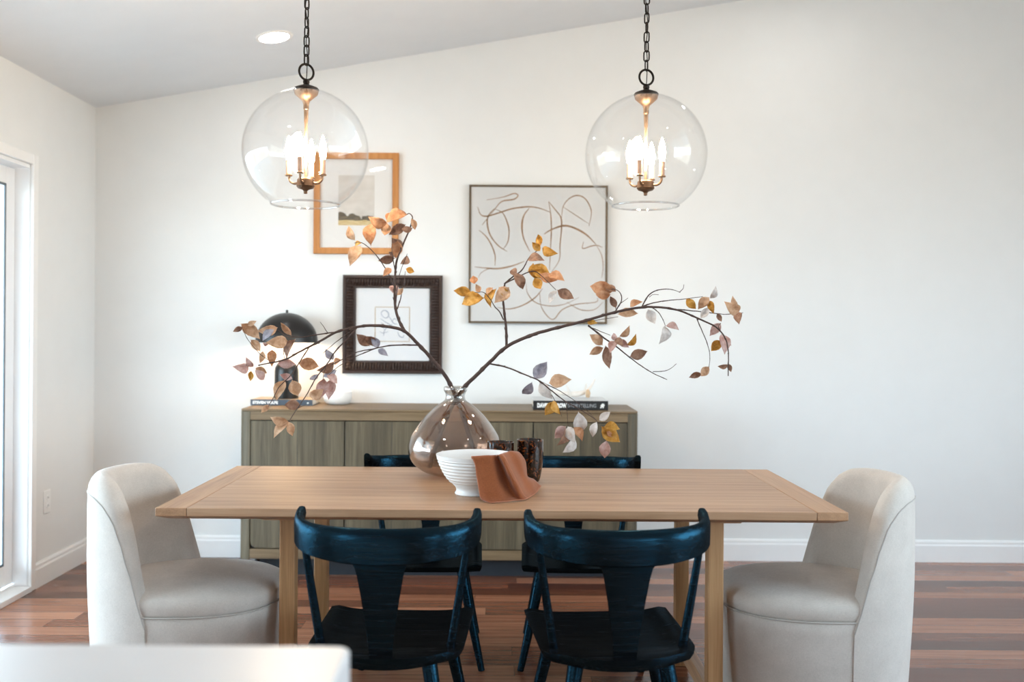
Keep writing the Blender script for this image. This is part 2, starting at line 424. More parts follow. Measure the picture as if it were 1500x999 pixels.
sash(ym-.05, DY1-.006, XL-.076); sash(DY0+.02, ym+.05, XL-.03-.001 if False else XL-.118+.0)
# casing round the door
cs = MB(); cw, ct = .052, .016
cs.box(XL, XL+ct, DY1, DY1+cw, 0, DZ+cw); cs.box(XL, XL+ct, DY0-cw, DY0, 0, DZ+cw); cs.box(XL, XL+ct, DY0, DY1, DZ, DZ+cw)
struct(cs.build('trim_1', M['trimw'], smooth=False, bevel=.004, weld=False), 'white casing around the sliding glass door', 'trim')
BB = [(0, 0), (.016, 0), (.016, .095), (.012, .104), (.012, .116), (.007, .126), (0, .126)]
struct(MB().prism([(YB-a, z) for a, z in BB], 'X', XL, XR).build('baseboard_back', M['trimw'], smooth=False), 'white baseboard along the back wall', 'baseboard')
struct(MB().prism([(XL+a, z) for a, z in BB], 'Y', DY1+cw, YB).build('baseboard_left', M['trimw'], smooth=False), 'white baseboard on the left wall', 'baseboard')
struct(MB().box(-9, XL-T_, -6, 9, -.2, -.06).build('ground', M['patio'], smooth=False), 'pale patio outside the sliding door', 'patio')

struct(MB().box(XL-T_-2.6, XL-T_, -.5, 6.8, 2.40, 2.50).build('light_blocking_roof', M['vinyl'], smooth=False), 'added unseen white roof cutting daylight at the sliding door', 'patio roof')  # unseen roof, added to cut the sky light entering by the door

# wall outlet
o = thing('wall_outlet', 'white electrical outlet low on the left wall near the sliding door', 'outlet', (XL, 5.14, .42))
MB().box(0, .006, -.037, .037, -.06, .06).build('cover_plate', M['plate'], o, bevel=.003)
for dz in (-.021, .021):
    r = MB().prism([(.0155*math.cos(a*math.pi/8), dz+.0145*math.sin(a*math.pi/8)) for a in range(16)], 'X', .005, .0085).build('socket', M['plate'], o, bevel=.001)
    MB().box(.008, .009, -.007, -.005, dz-.004, dz+.006).box(.008, .009, .005, .007, dz-.004, dz+.006).build('slot', M['slot'], r, smooth=False)

# ================================================================== FOREGROUND COUNTER
cx1, cy1 = -.203, 1.333
o = MB().prism([(-1.95, .42), (cx1, .42), (cx1, cy1-.012), (cx1-.012, cy1), (-1.95, cy1)], 'Z', .85, .91).build('countertop', M['quartz'], bevel=.006, seg=3)
tag(o, 'white quartz countertop in the near left corner, blurred', 'countertop')
cab = thing('kitchen_island', 'white kitchen island cabinet under the near countertop', 'cabinet', (-1.08, .87, 0))
MB().box(-.83, .83, -.4, .4, .1, .85).build('carcass', M['cab'], cab, smooth=False)
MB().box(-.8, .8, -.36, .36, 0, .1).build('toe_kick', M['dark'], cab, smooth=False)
for k in range(3):
    d = MB().box(-.82+.55*k, -.28+.55*k, .4, .42, .12, .84).build('door', M['cab'], cab, bevel=.003)
MB().box(.83, .85, -.4, .4, .1, .85).build('end_panel', M['cab'], cab, bevel=.003)

# ================================================================== DINING TABLE
tb = thing('dining_table', 'long light oak dining table with breadboard ends in the middle of the room', 'table', (0, 3.629, 0))
hw, hd, zt = 1.112, .484, .76
def slab(x0, x1, capL, capR):
    """tabletop length with the undercut edge"""
    m = MB(); s = .026; u = .034; zb = zt-.040
    def ring(z, ix0, ix1, iy): return [(x0+ix0, -hd+iy, z), (x1-ix1, -hd+iy, z), (x1-ix1, hd-iy, z), (x0+ix0, hd-iy, z)]
    vs = ring(zt, 0, 0, 0) + ring(zt-s, 0, 0, 0) + ring(zb, u if capL else 0, u if capR else 0, u)
    fs = [(0,1,2,3), (8,11,10,9)] + [(a*4+i, a*4+(i+1) % 4, (a+1)*4+(i+1) % 4, (a+1)*4+i) for a in (0, 1) for i in range(4)]
    return m.add(vs, [f[::-1] if False else f for f in fs])
slab(-hw+.1015, hw-.1015, False, False).build('tabletop', M['oak'], tb, bevel=.0018)
slab(-hw, -hw+.1, True, False).build('breadboard_end', M['oak_y'], tb, bevel=.0018)
slab(hw-.1, hw, False, True).build('breadboard_end', M['oak_y'], tb, bevel=.0018)
for sx in (-1, 1):
    X = .722*sx
    MB().box(X-.068, X+.068, -.40, .40, .706, .7205).build('batten', M['oak_y'], tb, bevel=.003)
    for y in (-.30, .31):
        MB().box(X-.026, X+.026, y-.028, y+.028, 0, .706).build('leg', M['oak_z'], tb, bevel=.003)
    MB().box(X-.018, X+.018, -.262, .282, .06, .12).build('foot_rail', M['oak_y'], tb, bevel=.003)

# ================================================================== BLACK DINING CHAIRS
def make_dining_chair(label, loc, rz):
    c = thing('dining_chair', label, 'chair', loc, rz, 'black wooden chairs along the two sides of the table')
    ZS = .425
    # seat
    NX, NY = 20, 20; top, bot = [], []
    def half(v):                        # half width along depth, v 0 rear .. 1 front
        hwid = .226 + .010*v
        if v < .22:
            q = (v/.22); hwid -= .060*(1-math.sqrt(max(0, 1-(1-q)**2)))
        return hwid
    for j in range(NY+1):
        v = j/NY; rt, rb = [], []
        for i in range(NX+1):
            u = i/NX*2-1; h = half(v); x = u*h
            yrear = -.262 + .055*abs(u)**2.2; y = yrear + (.262-yrear)*v
            dish = max(0, 1-(abs(u)/.86)**6)*min(1, max(0, (v-.10)/.16))**.7
            z = ZS - .013*dish - (.004 if abs(u) > .97 else 0)
            rt.append((x, y, z)); rb.append((x*.965, y*.97, ZS-.034 + .006*abs(u)**3))
        top.append(rt); bot.append(rb)
    m = MB().grid(top).grid(bot, flip=True)
    bd = lambda g: [g[0][i] for i in range(NX+1)] + [g[j][NX] for j in range(1, NY+1)] + [g[NY][i] for i in range(NX-1, -1, -1)] + [g[j][0] for j in range(NY-1, 0, -1)]
    a, b = bd(top), bd(bot); mid = [((p[0]+q[0])/2*1.008, (p[1]+q[1])/2*1.008, p[2]*.45+q[2]*.55) for p, q in zip(a, b)]
    n = len(a)
    m.add(a+mid+b, [(i, (i+1) % n, n+(i+1) % n, n+i) for i in range(n)] + [(n+i, n+(i+1) % n, 2*n+(i+1) % n, 2*n+i) for i in range(n)])
    m.build('seat', M['black'], c, angle=50)
    # top rail
    half_path = [(0, -.252), (.09, -.247), (.165, -.226), (.222, -.186), (.252, -.140), (.262, -.100), (.262, -.072)]
    path = [(-x, y) for x, y in half_path[:0:-1]] + half_path
    pp = [Vector((p.x, p.y, 0)) for p in cr([(x, y, 0) for x, y in path], 6)]
    sec = []
    for i, p in enumerate(pp):
        t = (pp[min(i+1, len(pp)-1)] - pp[max(i-1, 0)]).normalized(); nrm = Vector((t.y, -t.x, 0))   # outwards (rear)
        s = abs(i/(len(pp)-1)*2-1)
        zt_ = lerp_table([(0, .783), (.45, .787), (.7, .796), (.86, .806), (1, .812)], s)
        zb_ = lerp_table([(0, .682), (.2, .687), (.45, .699), (.7, .716), (.82, .738), (.9, .764), (1, .778)], s)
        th = lerp_table([(0, .013), (.6, .0135), (.8, .014), (1, .011)], s)
        lean = -.002
        ring = []
        for (a, b) in ((-1, .06), (-.9, .0), (-.3, -.012), (.5, -.012), (1, .03), (1, .35), (.95, .7), (.55, .95), (.0, 1.0), (-.6, 1.0), (-.95, .95), (-1, .8), (-1, .4)):
            z = zb_ + (zt_-zb_)*b
            ring.append(p + nrm*(a*th - lean*(b-.5) + (.004*(1-(2*b-1)**2) if a < 0 else 0)*-1) + Vector((0, 0, z)))
        sec.append(ring)
    k = len(sec[0]); vs = [p for r in sec for p in r]
    fs = [(i*k+j, i*k+(j+1) % k, (i+1)*k+(j+1) % k, (i+1)*k+j) for i in range(len(sec)-1) for j in range(k)]
    fs += [tuple(range(k)), tuple((len(sec)-1)*k+j for j in range(k))[::-1]]
    MB().add(vs, fs).build('top_rail', M['black'], c, angle=50)
    # T-shaped splat
    prof = [(.030, .412), (.040, .50), (.052, .58), (.064, .65), (.071, .676), (.080, .690), (.098, .700), (.10, .72)]
    f, bk = [], []
    for h, z in prof:
        v = (z-.412)/.308; yy = -.222 - .030*v
        f.append([(u*h, yy + .008 + .35*(u*h)**2, z) for u in (-1, -.5, 0, .5, 1)])
        bk.append([(u*h, yy - .008 + .35*(u*h)**2, z) for u in (-1, -.5, 0, .5, 1)])
    m = MB().grid(f).grid(bk, flip=True)
    A = [r[0] for r in f] + [r[-1] for r in f[::-1]]; B = [r[0] for r in bk] + [r[-1] for r in bk[::-1]]; n = len(A)
    m.add(A+B, [(i, (i+1) % n, n+(i+1) % n, n+i) for i in range(n)])
    m.build('splat', M['black'], c, angle=50)
    for s in (-1, 1):
        MB().tube([(s*.187, -.128, .405), (s*.212, -.136, .56), (s*.238, -.146, .735)], [.0135, .0125, .0100], 12).build('back_post', M['black'], c)
    for sx in (-1, 1):
        MB().tube([(sx*.15, .165, .402), (sx*.19, .195, .21), (sx*.237, .225, 0)], [.022, .0185, .013], 14).build('leg', M['black'], c)
        MB().tube([(sx*.128, -.165, .402), (sx*.165, -.21, .2), (sx*.205, -.255, 0)], [.0235, .0195, .013], 14).build('leg', M['black'], c)
    return c
ch = make_dining_chair('black wooden T-back dining chair on the near side of the table, left one', (-.331, 2.976, 0), R(-1.5))
dup(ch, (.331, 2.976, 0), R(4.5), 'black wooden T-back dining chair on the near side of the table, right one')
dup(ch, (-.312, 4.075, 0), R(180), 'black wooden T-back dining chair on the far side of the table, behind the vase')
dup(ch, (.314, 4.075, 0), R(180), 'black wooden T-back dining chair on the far side of the table, right of the tumblers')

# ================================================================== UPHOLSTERED BARREL CHAIRS
def make_barrel(label, loc, rz):
    c = thing('barrel_chair', label, 'chair', loc, rz, 'upholstered barrel chairs at the table ends')
    A, B, NE = .355, .292, 2.4
    def sup(th, a=A, b=B, e=NE):
        cs, sn = math.cos(th), math.sin(th)
        if cs < 0: a, e = .318, 2.12
        return Vector((math.copysign(abs(cs)**(2/e), cs)*a, math.copysign(abs(sn)**(2/e), sn)*b))
    taper = lambda z: lerp_table([(0, .91), (.15, .945), (.35, .98), (.5, 1.0), (.9, 1.0)], z)
    # base
    N = 64; rings = []
    for z in (.012, .03, .12, .25, .36, .392, .40):
        k = taper(z) * (.985 if z in (.012, .40) else 1)
        rings.append([Vector((*(sup(2*math.pi*i/N)*k*.992), z)) for i in range(N)])
    m = MB(); vs = [p for r in rings for p in r]
    m.add(vs, [(a*N+i, a*N+(i+1) % N, (a+1)*N+(i+1) % N, (a+1)*N+i) for a in range(len(rings)-1) for i in range(N)])
    m.add(rings[0], [tuple(range(N))[::-1]]); m.add(rings[-1], [tuple(range(N))])
    m.build('seat_base', M['fab'], c, angle=60)
    # cushion
    prof = [(.93, .396), (.972, .399), (.988, .412), (.992, .428), (.985, .444), (.955, .458), (.89, .469), (.75, .477), (.5, .482), (.25, .484), (.02, .4845)]
    rings = [[Vector((*(sup(2*math.pi*i/N)*k*taper(z)), z)) for i in range(N)] for k, z in prof]
    m = MB(); vs = [p for r in rings for p in r]
    m.add(vs, [(a*N+i, a*N+(i+1) % N, (a+1)*N+(i+1) % N, (a+1)*N+i) for a in range(len(rings)-1) for i in range(N)])
    m.add(rings[-1], [tuple(range(N))]); m.build('seat_cushion', M['fab'], c, angle=80)
    m = MB().tube([(*(sup(2*math.pi*i/N)*.995*taper(.4)), .401) for i in range(N)], .0028, 6, closed=True)
    m.build('piping', M['seam'], c)
    # back shell: outside runs to the floor, wings sweep down to the cushion
    ztop = [(-.35, .845), (-.27, .842), (-.225, .834), (-.185, .812), (-.140, .760), (-.100, .665), (-.074, .57), (-.048, .475), (-.026, .40), (-.018, .385)]
    NC = 56; th0 = None; cols = []
    # plan curve from one wing front to the other, sampled evenly
    th = [math.pi + (i/NC*2-1)*R(104) for i in range(NC+1)]
    raw = [sup(t) for t in th]
    # clip so the wings end at x = -.045
    tt = [t for t in [math.pi + (i/400*2-1)*R(120) for i in range(401)] if sup(t).x <= -.020]
    lens = [0]
    for a, b in zip(tt, tt[1:]): lens.append(lens[-1] + (sup(b)-sup(a)).length)
    seq = []
    for i in range(NC+1):
        L = lens[-1]*i/NC; k = max(j for j in range(len(lens)) if lens[j] <= L+1e-9); k = min(k, len(tt)-2)
        f = (L-lens[k])/(lens[k+1]-lens[k]); seq.append(sup(tt[k]+(tt[k+1]-tt[k])*f))
    for i, p in enumerate(seq):
        d = (seq[min(i+1, NC)] - seq[max(i-1, 0)]).normalized(); nin = Vector((-d.y, d.x))
        if nin.dot(-p) < 0: nin = -nin
        zt_ = lerp_table(ztop, p.x) ; th_ = lerp_table([(-.345, .085), (-.2, .08), (-.05, .062)], p.x)
        col_ = []
        r = min(.042, th_*.49); rv = r*(1.55 if zt_ > .6 else 1.0)
        zs = [.012, .05, .12, .22, .32] + ([] if zt_ < .42 else [.38 + (zt_-rv-.38)*k/5 for k in range(6)])
        zs = [z for z in zs if z < zt_-rv-.005]
        while len(zs) < 11: zs.append(zs[-1] + (zt_-rv-zs[-1])*.25)
        for z in zs[:11]:
            q = p*taper(z)*1.004; col_.append(Vector((q.x, q.y, z)))
        for a in (0, 22, 45, 68, 90):
            q = p*taper(zt_) + nin*(r*(1-math.cos(R(a)))); col_.append(Vector((q.x, q.y, zt_-rv+rv*math.sin(R(a)))))
        for a in (90, 68, 45, 22, 0):
            q = p*taper(zt_) + nin*(th_ - r*(1-math.cos(R(a)))); col_.append(Vector((q.x, q.y, zt_-r+r*math.sin(R(a)))))
        zi = zt_-r
        for k in range(1, 9):
            z = zi + (.33-zi)*k/8; q = p*taper(z) + nin*(th_ + .022*math.sin(math.pi*k/8)); col_.append(Vector((q.x, q.y, z)))
        cols.append(col_)
    m = MB().grid(cols); n = len(cols[0])
    for cl in (cols[0], cols[-1]): m.add(cl, [tuple(range(n))])
    m.build('back', M['fab'], c, angle=70)
    # seams along the wing edges
    sm = [cl[11] for cl in cols]
    m = MB().tube([v + (Vector((v.x, v.y, 0)).normalized())*.001 for v in sm], .0022, 6); m.build('back_seam', M['seam'], c)
    return c
bc = make_barrel('pale upholstered barrel chair at the left end of the table', (-1.111, 3.445, 0), R(-3))
dup(bc, (1.106, 3.445, 0), R(182), 'pale upholstered barrel chair at the right end of the table')

# ================================================================== SIDEBOARD
SX0, SX1, SY0, SY1, SZ, SB = -1.400, .725, 5.22, 5.712, .906, .105
sb = thing('sideboard', 'long weathered oak four-door sideboard against the back wall', 'sideboard', ((SX0+SX1)/2, (SY0+SY1)/2, 0))
cx, cy = (SX0+SX1)/2, (SY0+SY1)/2; hx = (SX1-SX0)/2; hy = (SY1-SY0)/2
def rr(x0, x1, y0, y1, r, n=6, corners='fl fr'):
    pts = []
    for (cx_, cy_, a0, on) in ((x0+r, y0+r, 180, 1), (x1-r, y0+r, 270, 1), (x1, y1, 0, 0), (x0, y1, 0, 0)):
        if on: pts += [(cx_+r*math.cos(R(a0+90*k/n)), cy_+r*math.sin(R(a0+90*k/n))) for k in range(n+1)]
        else: pts.append((cx_, cy_))
    return pts
MB().prism(rr(-hx, hx, -hy, hy, .045), 'Z', SZ-.012, SZ).build('top', M['sb_x'], sb, bevel=.004)
pw = .058
for s in (-1, 1):
    x0, x1 = (-hx, -hx+pw) if s < 0 else (hx-pw, hx)
    pts = []
    r = .045; xc = x0+r if s < 0 else x1-r
    if s < 0: pts = [(xc+r*math.cos(R(180+90*k/6)), -hy+r+r*math.sin(R(180+90*k/6))) for k in range(7)] + [(x1, -hy), (x1, hy), (x0, hy)]
    else: pts = [(x0, -hy)] + [(xc+r*math.cos(R(270+90*k/6)), -hy+r+r*math.sin(R(270+90*k/6))) for k in range(7)] + [(x1, hy), (x0, hy)]
    MB().prism(pts, 'Z', SB, SZ-.012).build('end_post', M['sb_z'], sb, bevel=.002)
ix0, ix1 = -hx+pw, hx-pw
MB().box(ix0, ix1, -hy+.001, -hy+.05, SZ-.058, SZ-.012).build('top_rail', M['sb_x'], sb, bevel=.002)
MB().box(ix0, ix1, -hy+.001, -hy+.05, SB+.004, SB+.056).build('bottom_rail', M['sb_x'], sb, bevel=.002)
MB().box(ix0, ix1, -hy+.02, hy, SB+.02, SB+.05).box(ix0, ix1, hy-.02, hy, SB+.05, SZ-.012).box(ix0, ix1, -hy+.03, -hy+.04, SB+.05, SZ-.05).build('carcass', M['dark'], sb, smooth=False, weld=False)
dw = (ix1-ix0)/4
for k in range(4):
    a, b = ix0+dw*k+.003, ix0+dw*(k+1)-.003; z0, z1 = SB+.061, SZ-.0625; r = .034
    rl = r if k == 0 else .003; rrr = r if k == 3 else .003
    pts = [(a+rl-rl*math.cos(R(q)), z0+rl-rl*math.sin(R(q))) for q in (0, 22, 45, 68, 90)] + [(b-rrr+rrr*math.sin(R(q)), z0+rrr-rrr*math.cos(R(q))) for q in (0, 22, 45, 68, 90)] + [(b, z1), (a, z1)]
    d = MB().prism(pts, 'Y', -hy+.003, -hy+.024).build('door', M['sb_z'], sb, bevel=.0015)
    xm = (a+b)/2; MB().box(xm-.0007, xm+.0007, -hy+.0022, -hy+.01, z0, z1).build('board_joint', M['dark'], d, smooth=False)
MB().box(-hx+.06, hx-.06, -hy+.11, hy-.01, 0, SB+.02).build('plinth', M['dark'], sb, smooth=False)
for x in (-hx+.09, hx-.09):
    MB().lathe([(0, 0), (.018, 0), (.02, .012), (.011, .02), (.011, SB+.02), (0, SB+.02)], 16, (x, -hy+.06, 0)).build('glide', M['bronze'], sb)

# ---- text helper
def text_mesh(name, s, size, mat, parent, loc, bold=0, extr=.0003, width=None):
    cu = bpy.data.curves.new(name, 'FONT'); cu.body = s; cu.size = size; cu.extrude = extr; cu.offset = bold; cu.resolution_u = 3
    t = bpy.data.objects.new(name, cu); C.objects.link(t); bpy.context.view_layer.update()
    me = bpy.data.meshes.new_from_object(t.evaluated_get(bpy.context.evaluated_depsgraph_get()))
    bpy.data.objects.remove(t); bpy.data.curves.remove(cu)
    xs = [v.co.x for v in me.vertices]; k = 1 if width is None else width/(max(xs)-min(xs)); x0 = min(xs)
    for v in me.vertices: v.co = Vector(((v.co.x-x0)*k, -v.co.z, v.co.y))        # upright, facing -Y
    me.name = name; me.materials.clear(); me.materials.append(mat)
    o = bpy.data.objects.new(name, me); C.objects.link(o); o.parent = parent; o.location = loc; return o

def book(label, loc, rz, w, d, h, spine, cover):
    b = thing('book', label, 'book', loc, rz)
    MB().box(-w/2+.004, w/2-.004, -d/2+.006, d/2-.005, .003, h-.003).build('page_block', M['pages'], b, bevel=.001)
    MB().box(-w/2, w/2, -d/2, d/2, 0, .003).build('back_cover', M[spine], b, bevel=.001)
    MB().box(-w/2, w/2, -d/2, d/2, h-.003, h).build('front_cover', M[cover], b, bevel=.001)
    s = MB().box(-w/2, w/2, -d/2-.001, -d/2+.004, 0, h).build('spine', M[spine], b, bevel=.0012)
    return b, s
# left book under the lamp
p0, p1 = at(367, 592.6, 5.47), at(458, 593.2, 5.47)
lbw = (p1-p0).length; lb_top = SZ+.033
b1, s1 = book('slate grey book lying flat under the black table lamp', ((p0.x+p1.x)/2, 5.47+.105, SZ), R(-.6), lbw, .208, .033, 'bk_grey', 'bk_tan')
text_mesh('lettering', 'STEVEN VOLPE', .021, M['lettw'], s1, (-lbw/2+.012, -.1055, .009), .0012, width=.142)
# the rest of the spine is too small to read: plain pale marks
mk = MB()
for k, wk in enumerate((.006, .004, .005, .006, .004, .005)): mk.box(lbw*.095+k*.0075, lbw*.095+k*.0075+wk, -.1055, -.1035, .0125, .0185)
mk.build('spine_marks', M['lettw'], s1, smooth=False, weld=False)
MB().box(lbw/2-.030, lbw/2-.021, -.1055, -.1035, .011, .018).build('emblem', M['lettw'], s1, smooth=False)
# right book with antler
q0, q1 = at(781, 601, 5.29), at(891, 601.6, 5.29)
rbw = (q1-q0).length
b2, s2 = book('thick black photography book lying flat under the white antler', ((q0.x+q1.x)/2, 5.29+.17, SZ), R(0), rbw, .33, .050, 'bk_black', 'bk_photo')
text_mesh('lettering', 'DAVID YARROW', .030, M['lettw'], s2, (-rbw/2+.022, -.1665, .0145), .0022, width=.160)
text_mesh('lettering', 'STORYTELLING', .028, M['lettg'], s2, (-rbw/2+.188, -.1665, .015), .0003, width=.152)
wolf = [(0, 0), (.004, .010), (.002, .017), (.008, .020), (.013, .028), (.016, .023), (.022, .027), (.021, .021), (.027, .016), (.021, .013), (.021, .006), (.017, 0), (.013, 0), (.014, .006), (.009, .006), (.006, 0)]
MB().prism([(rbw/2-.044+x, .011+z) for x, z in wolf], 'Y', -.1668, -.1655).build('emblem', M['lettw'], s2, smooth=False)
# antler
an = thing('antler', 'small bleached white antler lying on the thick black book', 'antler', ((q0.x+q1.x)/2, 5.44, SZ+.050))
ab = Vector(an.location)
def A(x, y, Y): return at(x, y, Y) - ab
zl = lambda v, z: Vector((v.x, v.y, z))
beam = cr([A(808, 573.5, 5.42), A(826, 576.5, 5.43), A(843, 577.5, 5.44), A(856, 574.5, 5.45), A(863, 570, 5.46), A(872, 555.5, 5.47)], 6)
n = len(beam); MB().tube(beam, [.016*(1-.75*abs(i/n-.4)/.6) for i in range(n)], 10).build('beam', M['antler'], an)
for pts in ([(836, 580, 5.43), (833, 572, 5.42), (830, 564, 5.41)], [(858, 576, 5.45), (858, 569, 5.44), (859, 562, 5.42)], [(820, 579, 5.42), (815, 576, 5.38), (806, 574, 5.35)]):
    MB().tube(cr([A(*p) for p in pts], 4), [.0095, .009, .0085, .008, .007, .006, .005, .004, .002][:len(cr([A(*p) for p in pts], 4))], 8).build('tine', M['antler'], an)
MB().tube([A(861, 580.5, 5.40), A(861.5, 576, 5.42), A(861, 572.5, 5.44)], [.012, .014, .010], 10).build('burr', M['antler_tip'], an)

# table lamp
lp = thing('table_lamp', 'black table lamp with a mushroom dome shade on the sideboard', 'lamp', at(419.5, 583, 5.575))
lp.location.z = lb_top; k = 5.575/F
def dome(r, h, n=14, t=.0025):
    o_ = [(r*math.cos(R(90*i/n)), h*math.sin(R(90*i/n))) for i in range(n+1)]
    i_ = [((r-t)*math.cos(R(90*i/n)), (h-t)*math.sin(R(90*i/n))) for i in range(n, -1, -1)]
    return o_, i_
zr = at(419.5, 501.5, 5.575).z - lb_top; zt2 = at(419.5, 458, 5.575).z - lb_top
o_, i_ = dome(45*k, zt2-zr)
MB().lathe([(r, zr+z) for r, z in o_], 56).lathe([(45*k, zr), (45*k-.0025, zr)], 56).build('lamp_shade', M['blackmetal'], lp, angle=60)
MB().lathe([(r, zr+z) for r, z in i_], 56).build('shade_lining', M['shade_in'], lp, angle=60)
zb_ = at(419.5, 530, 5.575).z - lb_top
MB().lathe([(0, 0), (17.3*k, 0), (17.5*k, .004), (17.3*k, zb_-.05), (16.4*k, zb_-.03), (13.5*k, zb_-.012), (8*k, zb_-.002), (0, zb_)], 40).build('base', M['blackmetal'], lp, angle=50)
MB().lathe([(0, zb_-.003), (.0055, zb_-.003), (.0055, zt2-.004), (0, zt2-.004)], 16).build('stem', M['blackmetal'], lp)
MB().lathe([(0, zt2-.002), (.007, zt2-.002), (.0075, zt2+.012), (.005, zt2+.016), (0, zt2+.016)], 16).build('finial', M['blackmetal'], lp)
for sx in (-1, 1):
    MB().lathe([(.0, -.022), (.012, -.018), (.018, -.004), (.016, .012), (.008, .024), (0, .026)], 20, (sx*.045, 0, zr+.045)).build('bulb', M['lampbulb'], lp)
    MB().tube([(0, 0, zr+.085), (sx*.045, 0, zr+.085), (sx*.045, 0, zr+.066)], .007, 10).build('socket', M['blackmetal'], lp)

# white bowl on the sideboard
wb = at(495, 588, 5.60)
prof = [(0, 0), (.050, 0), (.066, .006), (.077, .022), (.0805, .042), (.080, .066), (.078, .073), (.074, .074), (.072, .068), (.070, .040), (.055, .020), (0, .016)]
o = MB().lathe(prof, 48).build('bowl', M['china2'], angle=60, loc=(wb.x, 5.595, SZ))
tag(o, 'small plain white ceramic bowl on the sideboard beside the lamp', 'bowl')

# ================================================================== PICTURES ON THE BACK WALL
def frame_mesh(w, h, prof):
    """mitred moulding: prof = (inset from outer edge, distance off the wall) pairs"""
    m = MB(); rings = []
    for ins, d in prof:
        a, b = w/2-ins, h/2-ins; rings.append([(-a, -d, -b), (a, -d, -b), (a, -d, b), (-a, -d, b)])
    vs = [p for r in rings for p in r]; n = len(rings)
    m.add(vs, [(i*4+j, i*4+(j+1) % 4, (i+1)*4+(j+1) % 4, (i+1)*4+j) for i in range(n-1) for j in range(4)])
    return m
def picture(label, x0, y0, x1, y1, prof, mat, cat='picture'):
    a, b = at(x0, (y0+y1)/2, YB), at(x1, (y0+y1)/2, YB); t, u = at((x0+x1)/2, y0, YB), at((x0+x1)/2, y1, YB)
    w, h = b.x-a.x, t.z-u.z
    o = thing('framed_picture', label, cat, ((a.x+b.x)/2, YB-.001, (t.z+u.z)/2))
    frame_mesh(w, h, prof).build('frame', M[mat], o, angle=25)
    return o, w, h
K = YB/F
# landscape
o, w, h = picture('landscape print in a honey wood frame, topmost picture behind the left pendant', 460.5, 224.5, 584.5, 372.5, [(0, 0), (0, .024), (.003, .027), (.034, .027), (.037, .024), (.037, .008)], 'fr_oak')
MB().box(-w/2+.03, w/2-.03, -.010, -.004, -h/2+.03, h/2-.03).build('mat_board', M['mat'], o, smooth=False)
MB().box(-w/2+.004, w/2-.004, -.004, 0, -h/2+.004, h/2-.004).build('backing', M['mat'], o, smooth=False)
MB().box(-.105, .105, -.0108, -.0098, -.127, .165).build('print', M['print'], o, smooth=False)
MB().box(-w/2+.034, w/2-.034, -.0145, -.013, -h/2+.034, h/2-.034).build('glazing', M['picglass'], o, smooth=False)
# dark carved frame
o, w, h = picture('small ink line drawing in a dark carved ribbed frame above the sideboard', 503, 403.5, 648, 547, [(0, 0), (0, .030), (.004, .034), (.016, .034), (.020, .029), (.024, .026), (.058, .020), (.062, .024), (.070, .024), (.074, .018), (.076, .008)], 'fr_dark')
bd = MB(); step = .0165; ins0, ins1 = .024, .060
for side in range(4):
    L = (w if side % 2 == 0 else h) - 2*ins0; nb = int(L/step)
    for q in range(nb):
        s = -L/2 + (q+.5)*L/nb; dd = L/2-abs(s)
        a, b = ins0, min(ins1, ins0+dd)
        if b-a < .006: continue
        half = (h if side % 2 == 0 else w)/2
        pts = [(half-a, .028), (half-(a+b)/2, .0315), (half-b, .024)]
        sg = 1 if side < 2 else -1
        P3 = [(s, -d, sg*r) if side % 2 == 0 else (sg*r, -d, s) for r, d in pts]
        bd.tube(P3, [.0055, .0068, .0055], 8)
fo = [c for c in bpy.data.objects if c.parent == o][0]
bd.build('beading', M['fr_dark'], fo, weld=False)
MB().box(-w/2+.07, w/2-.07, -.010, -.004, -h/2+.07, h/2-.07).build('mat_board', M['paper'], o, smooth=False)
MB().box(-w/2+.004, w/2-.004, -.004, 0, -h/2+.004, h/2-.004).build('backing', M['mat'], o, smooth=False)
MB().box(-w/2+.072, w/2-.072, -.0145, -.013, -h/2+.072, h/2-.072).build('glazing', M['picglass'], o, smooth=False)
oc = o.location
pz = at(575, 475, YB).z - oc.z; pxx = at(575, 475, YB).x - oc.x; hh = .1
MB().box(pxx-hh, pxx+hh, -.0106, -.0098, pz-hh, pz+hh).build('drawing', M['paper'], o, smooth=False)
g = MB(); t = .0035
for a in (-1, 1):
    g.box(pxx-hh, pxx+hh, -.0112, -.0104, pz+a*hh-t/2, pz+a*hh+t/2); g.box(pxx+a*hh-t/2, pxx+a*hh+t/2, -.0112, -.0104, pz-hh, pz+hh)
g.build('gilt_border', M['gilt'], o, smooth=False, weld=False)
def strokes(lists, ox, oy, scale, o, mat, w0, yoff, name):
    m = MB()
    for wk, pts in lists:
        P = [at(ox+x/scale, oy+y/scale, YB) - Vector(o.location) for x, y in pts]; P = cr([(p.x, 0, p.z) for p in P], 8); n = len(P)
        L, Rr = [], []
        for i in range(n):
            d = (P[min(i+1, n-1)]-P[max(i-1, 0)]); d = d.normalized() if d.length > 1e-9 else Vector((1, 0, 0)); nn = Vector((-d.z, 0, d.x))
            ww = w0*wk*(.35+.65*math.sin(math.pi*(i+.5)/n))*(1+.3*noise.noise(P[i]*14))
            L.append(P[i]+nn*ww+Vector((0, yoff, 0))); Rr.append(P[i]-nn*ww+Vector((0, yoff, 0)))
        m.grid([L, Rr])
    return m.build(name, M[mat], o, smooth=False, solid=.0004, weld=False)
dr = [(1, [(410, 430), (405, 400), (430, 380), (460, 395), (468, 425), (450, 445), (425, 440), (415, 420)]), (1, [(395, 450), (440, 480), (495, 515), (520, 545)]),
      (1, [(468, 430), (490, 460), (510, 490), (545, 500)]), (1, [(425, 600), (430, 560), (455, 525), (500, 500)]), (.8, [(400, 480), (430, 510), (425, 545)]),
      (1, [(545, 560), (560, 600), (590, 612), (600, 590)]), (.8, [(500, 470), (520, 450), (540, 470)]), (.7, [(390, 560), (420, 575), (470, 560)])]
